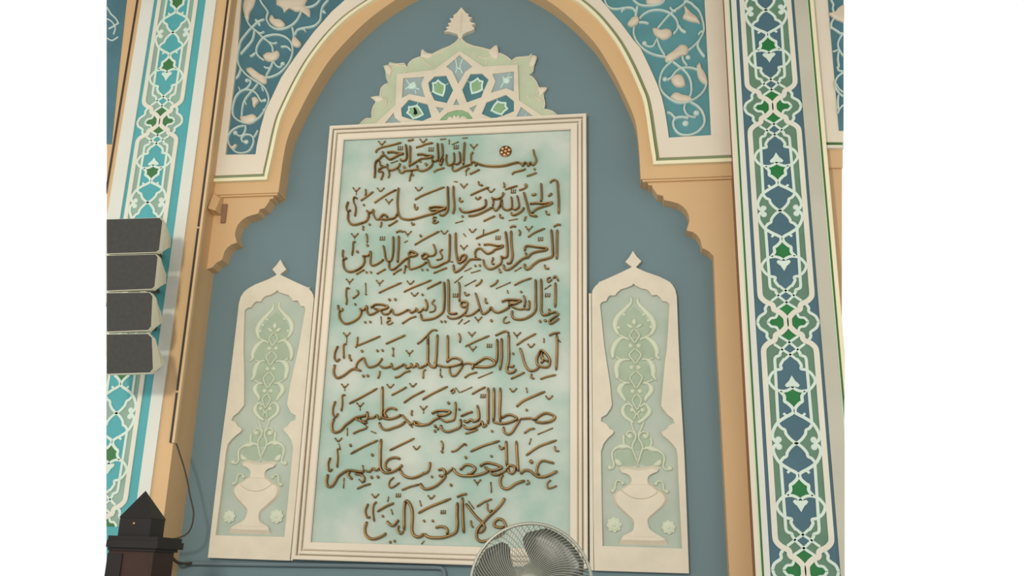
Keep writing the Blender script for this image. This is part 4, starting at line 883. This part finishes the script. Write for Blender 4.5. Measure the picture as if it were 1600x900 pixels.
# ------------------------------------------------------------------ standing fan
FYD = -1.9
fcx, fcz = U(829.5, 914.8, FYD); FR_ = 95 / FX * (DIST + FYD) / RY.dot(Vector((829.5 - PPX, 914.8 - PPY, FX)).normalized()) * .93
FR_ = (U(924, 905, FYD)[0] - U(735, 905, FYD)[0]) / 2
fan = thing('standing_fan', 'grey standing fan with a round wire cage in front of the calligraphy panel', 'fan', (fcx, FYD, 0))
def fan_mesh(name, bm, mat, parent=None, smooth=False):
    for vv in bm.verts:                           # head tilts back a touch
        dz, dy = vv.co.z - fcz, vv.co.y - FYD
        a = -.10; vv.co.z = fcz + dz * math.cos(a) - dy * math.sin(a); vv.co.y = FYD + dz * math.sin(a) * -1 + dy * math.cos(a)
    return mesh_object(name, bm, mat, parent or fan, smooth)
def wire(r, th, y): return (fcx + r * math.cos(th), FYD + y, fcz + r * math.sin(th))
def grille(bm, y_mid, y_rim, n, swirl):
    for i in range(n):
        th = i * 2 * math.pi / n; pts = []
        for k in range(7):
            u = k / 6; r = FR_ * (.22 + .77 * u)
            yy = y_mid + (y_rim - y_mid) * u ** 2.6
            pts.append(wire(r, th + swirl * (1 - u), yy))
        tube(bm, pts, .0013, 4)
    for r, yy in ((.22, y_mid),):
        tube(bm, [wire(FR_ * r, k * math.pi / 30, yy) for k in range(61)], .0018, 4)
bm = N(); grille(bm, -.075, -.008, 96, .6); fan_mesh('front_grille', bm, MATS['fan_wire'])
bm = N(); grille(bm, .075, .008, 60, -.3); fan_mesh('rear_grille', bm, MATS['fan_wire'])
bm = N(); tube(bm, [wire(FR_, k * math.pi / 40, 0) for k in range(81)], .0065, 8); fan_mesh('rim', bm, MATS['fan_wire'], smooth=True)
bm = N(); lathe(bm, [(.02, .085), (.045, .083), (.05, .076), (.05, .07)], (fcx, FYD, fcz), 'Y', 24); fan_mesh('badge_cap', bm, MATS['fan_wire'], smooth=True)
bm = N(); lathe(bm, [(.02, .05), (.04, .045), (.045, .02), (.045, -.02)], (fcx, FYD, fcz), 'Y', 24); fan_mesh('hub', bm, MATS['fan_dark'], smooth=True)
for kb in range(3):
    bm = N(); c = math.radians(57 + 120 * kb); grid = []
    for i in range(9):
        u = i / 8; r = FR_ * (.17 + .78 * u)
        half = math.radians(26 + 26 * math.sin(u * math.pi * .62)) * (1 if u < .7 else math.sqrt(max(0, 1 - ((u - .7) / .3) ** 2 * .72)))
        grid.append([wire(r, c + half * w - .12 * u, .028 * w * (1 - .3 * u)) for w in (-1, -.6, -.2, .2, .6, 1)])
    for dy in (0, .004):
        pass
    V0 = [[bm.verts.new(p) for p in row] for row in grid]; V1 = [[bm.verts.new((p[0], p[1] + .004, p[2])) for p in row] for row in grid]
    for G in (V0, V1):
        for i in range(8):
            for j in range(5): bm.faces.new((G[i][j], G[i][j + 1], G[i + 1][j + 1], G[i + 1][j]))
    edge = [(i, 0) for i in range(9)] + [(8, j) for j in range(1, 6)] + [(i, 5) for i in range(7, -1, -1)] + [(0, j) for j in range(4, 0, -1)]
    for (a, b), (c2, d) in zip(edge, edge[1:] + edge[:1]): bm.faces.new((V0[a][b], V0[c2][d], V1[c2][d], V1[a][b]))
    fan_mesh('blade', bm, MATS['fan_blade'], smooth=True)
bm = N(); lathe(bm, [(.05, -.085), (.065, -.10), (.068, -.17), (.05, -.21), (.02, -.22)], (fcx, FYD, fcz), 'Y', 20); fan_mesh('motor_housing', bm, MATS['fan_dark'], smooth=True)
bm = N(); lathe(bm, [(.016, .03), (.016, fcz - .3), (.024, fcz - .28), (.024, fcz - .02)], (fcx, FYD + .15, 0), 'Z', 16); mesh_object('pole', bm, MATS['fan_wire'], fan, True)
bm = N(); lathe(bm, [(.22, 0), (.22, .02), (.19, .035), (.03, .05)], (fcx, FYD + .15, 0), 'Z', 32); mesh_object('base', bm, MATS['fan_dark'], fan, True)
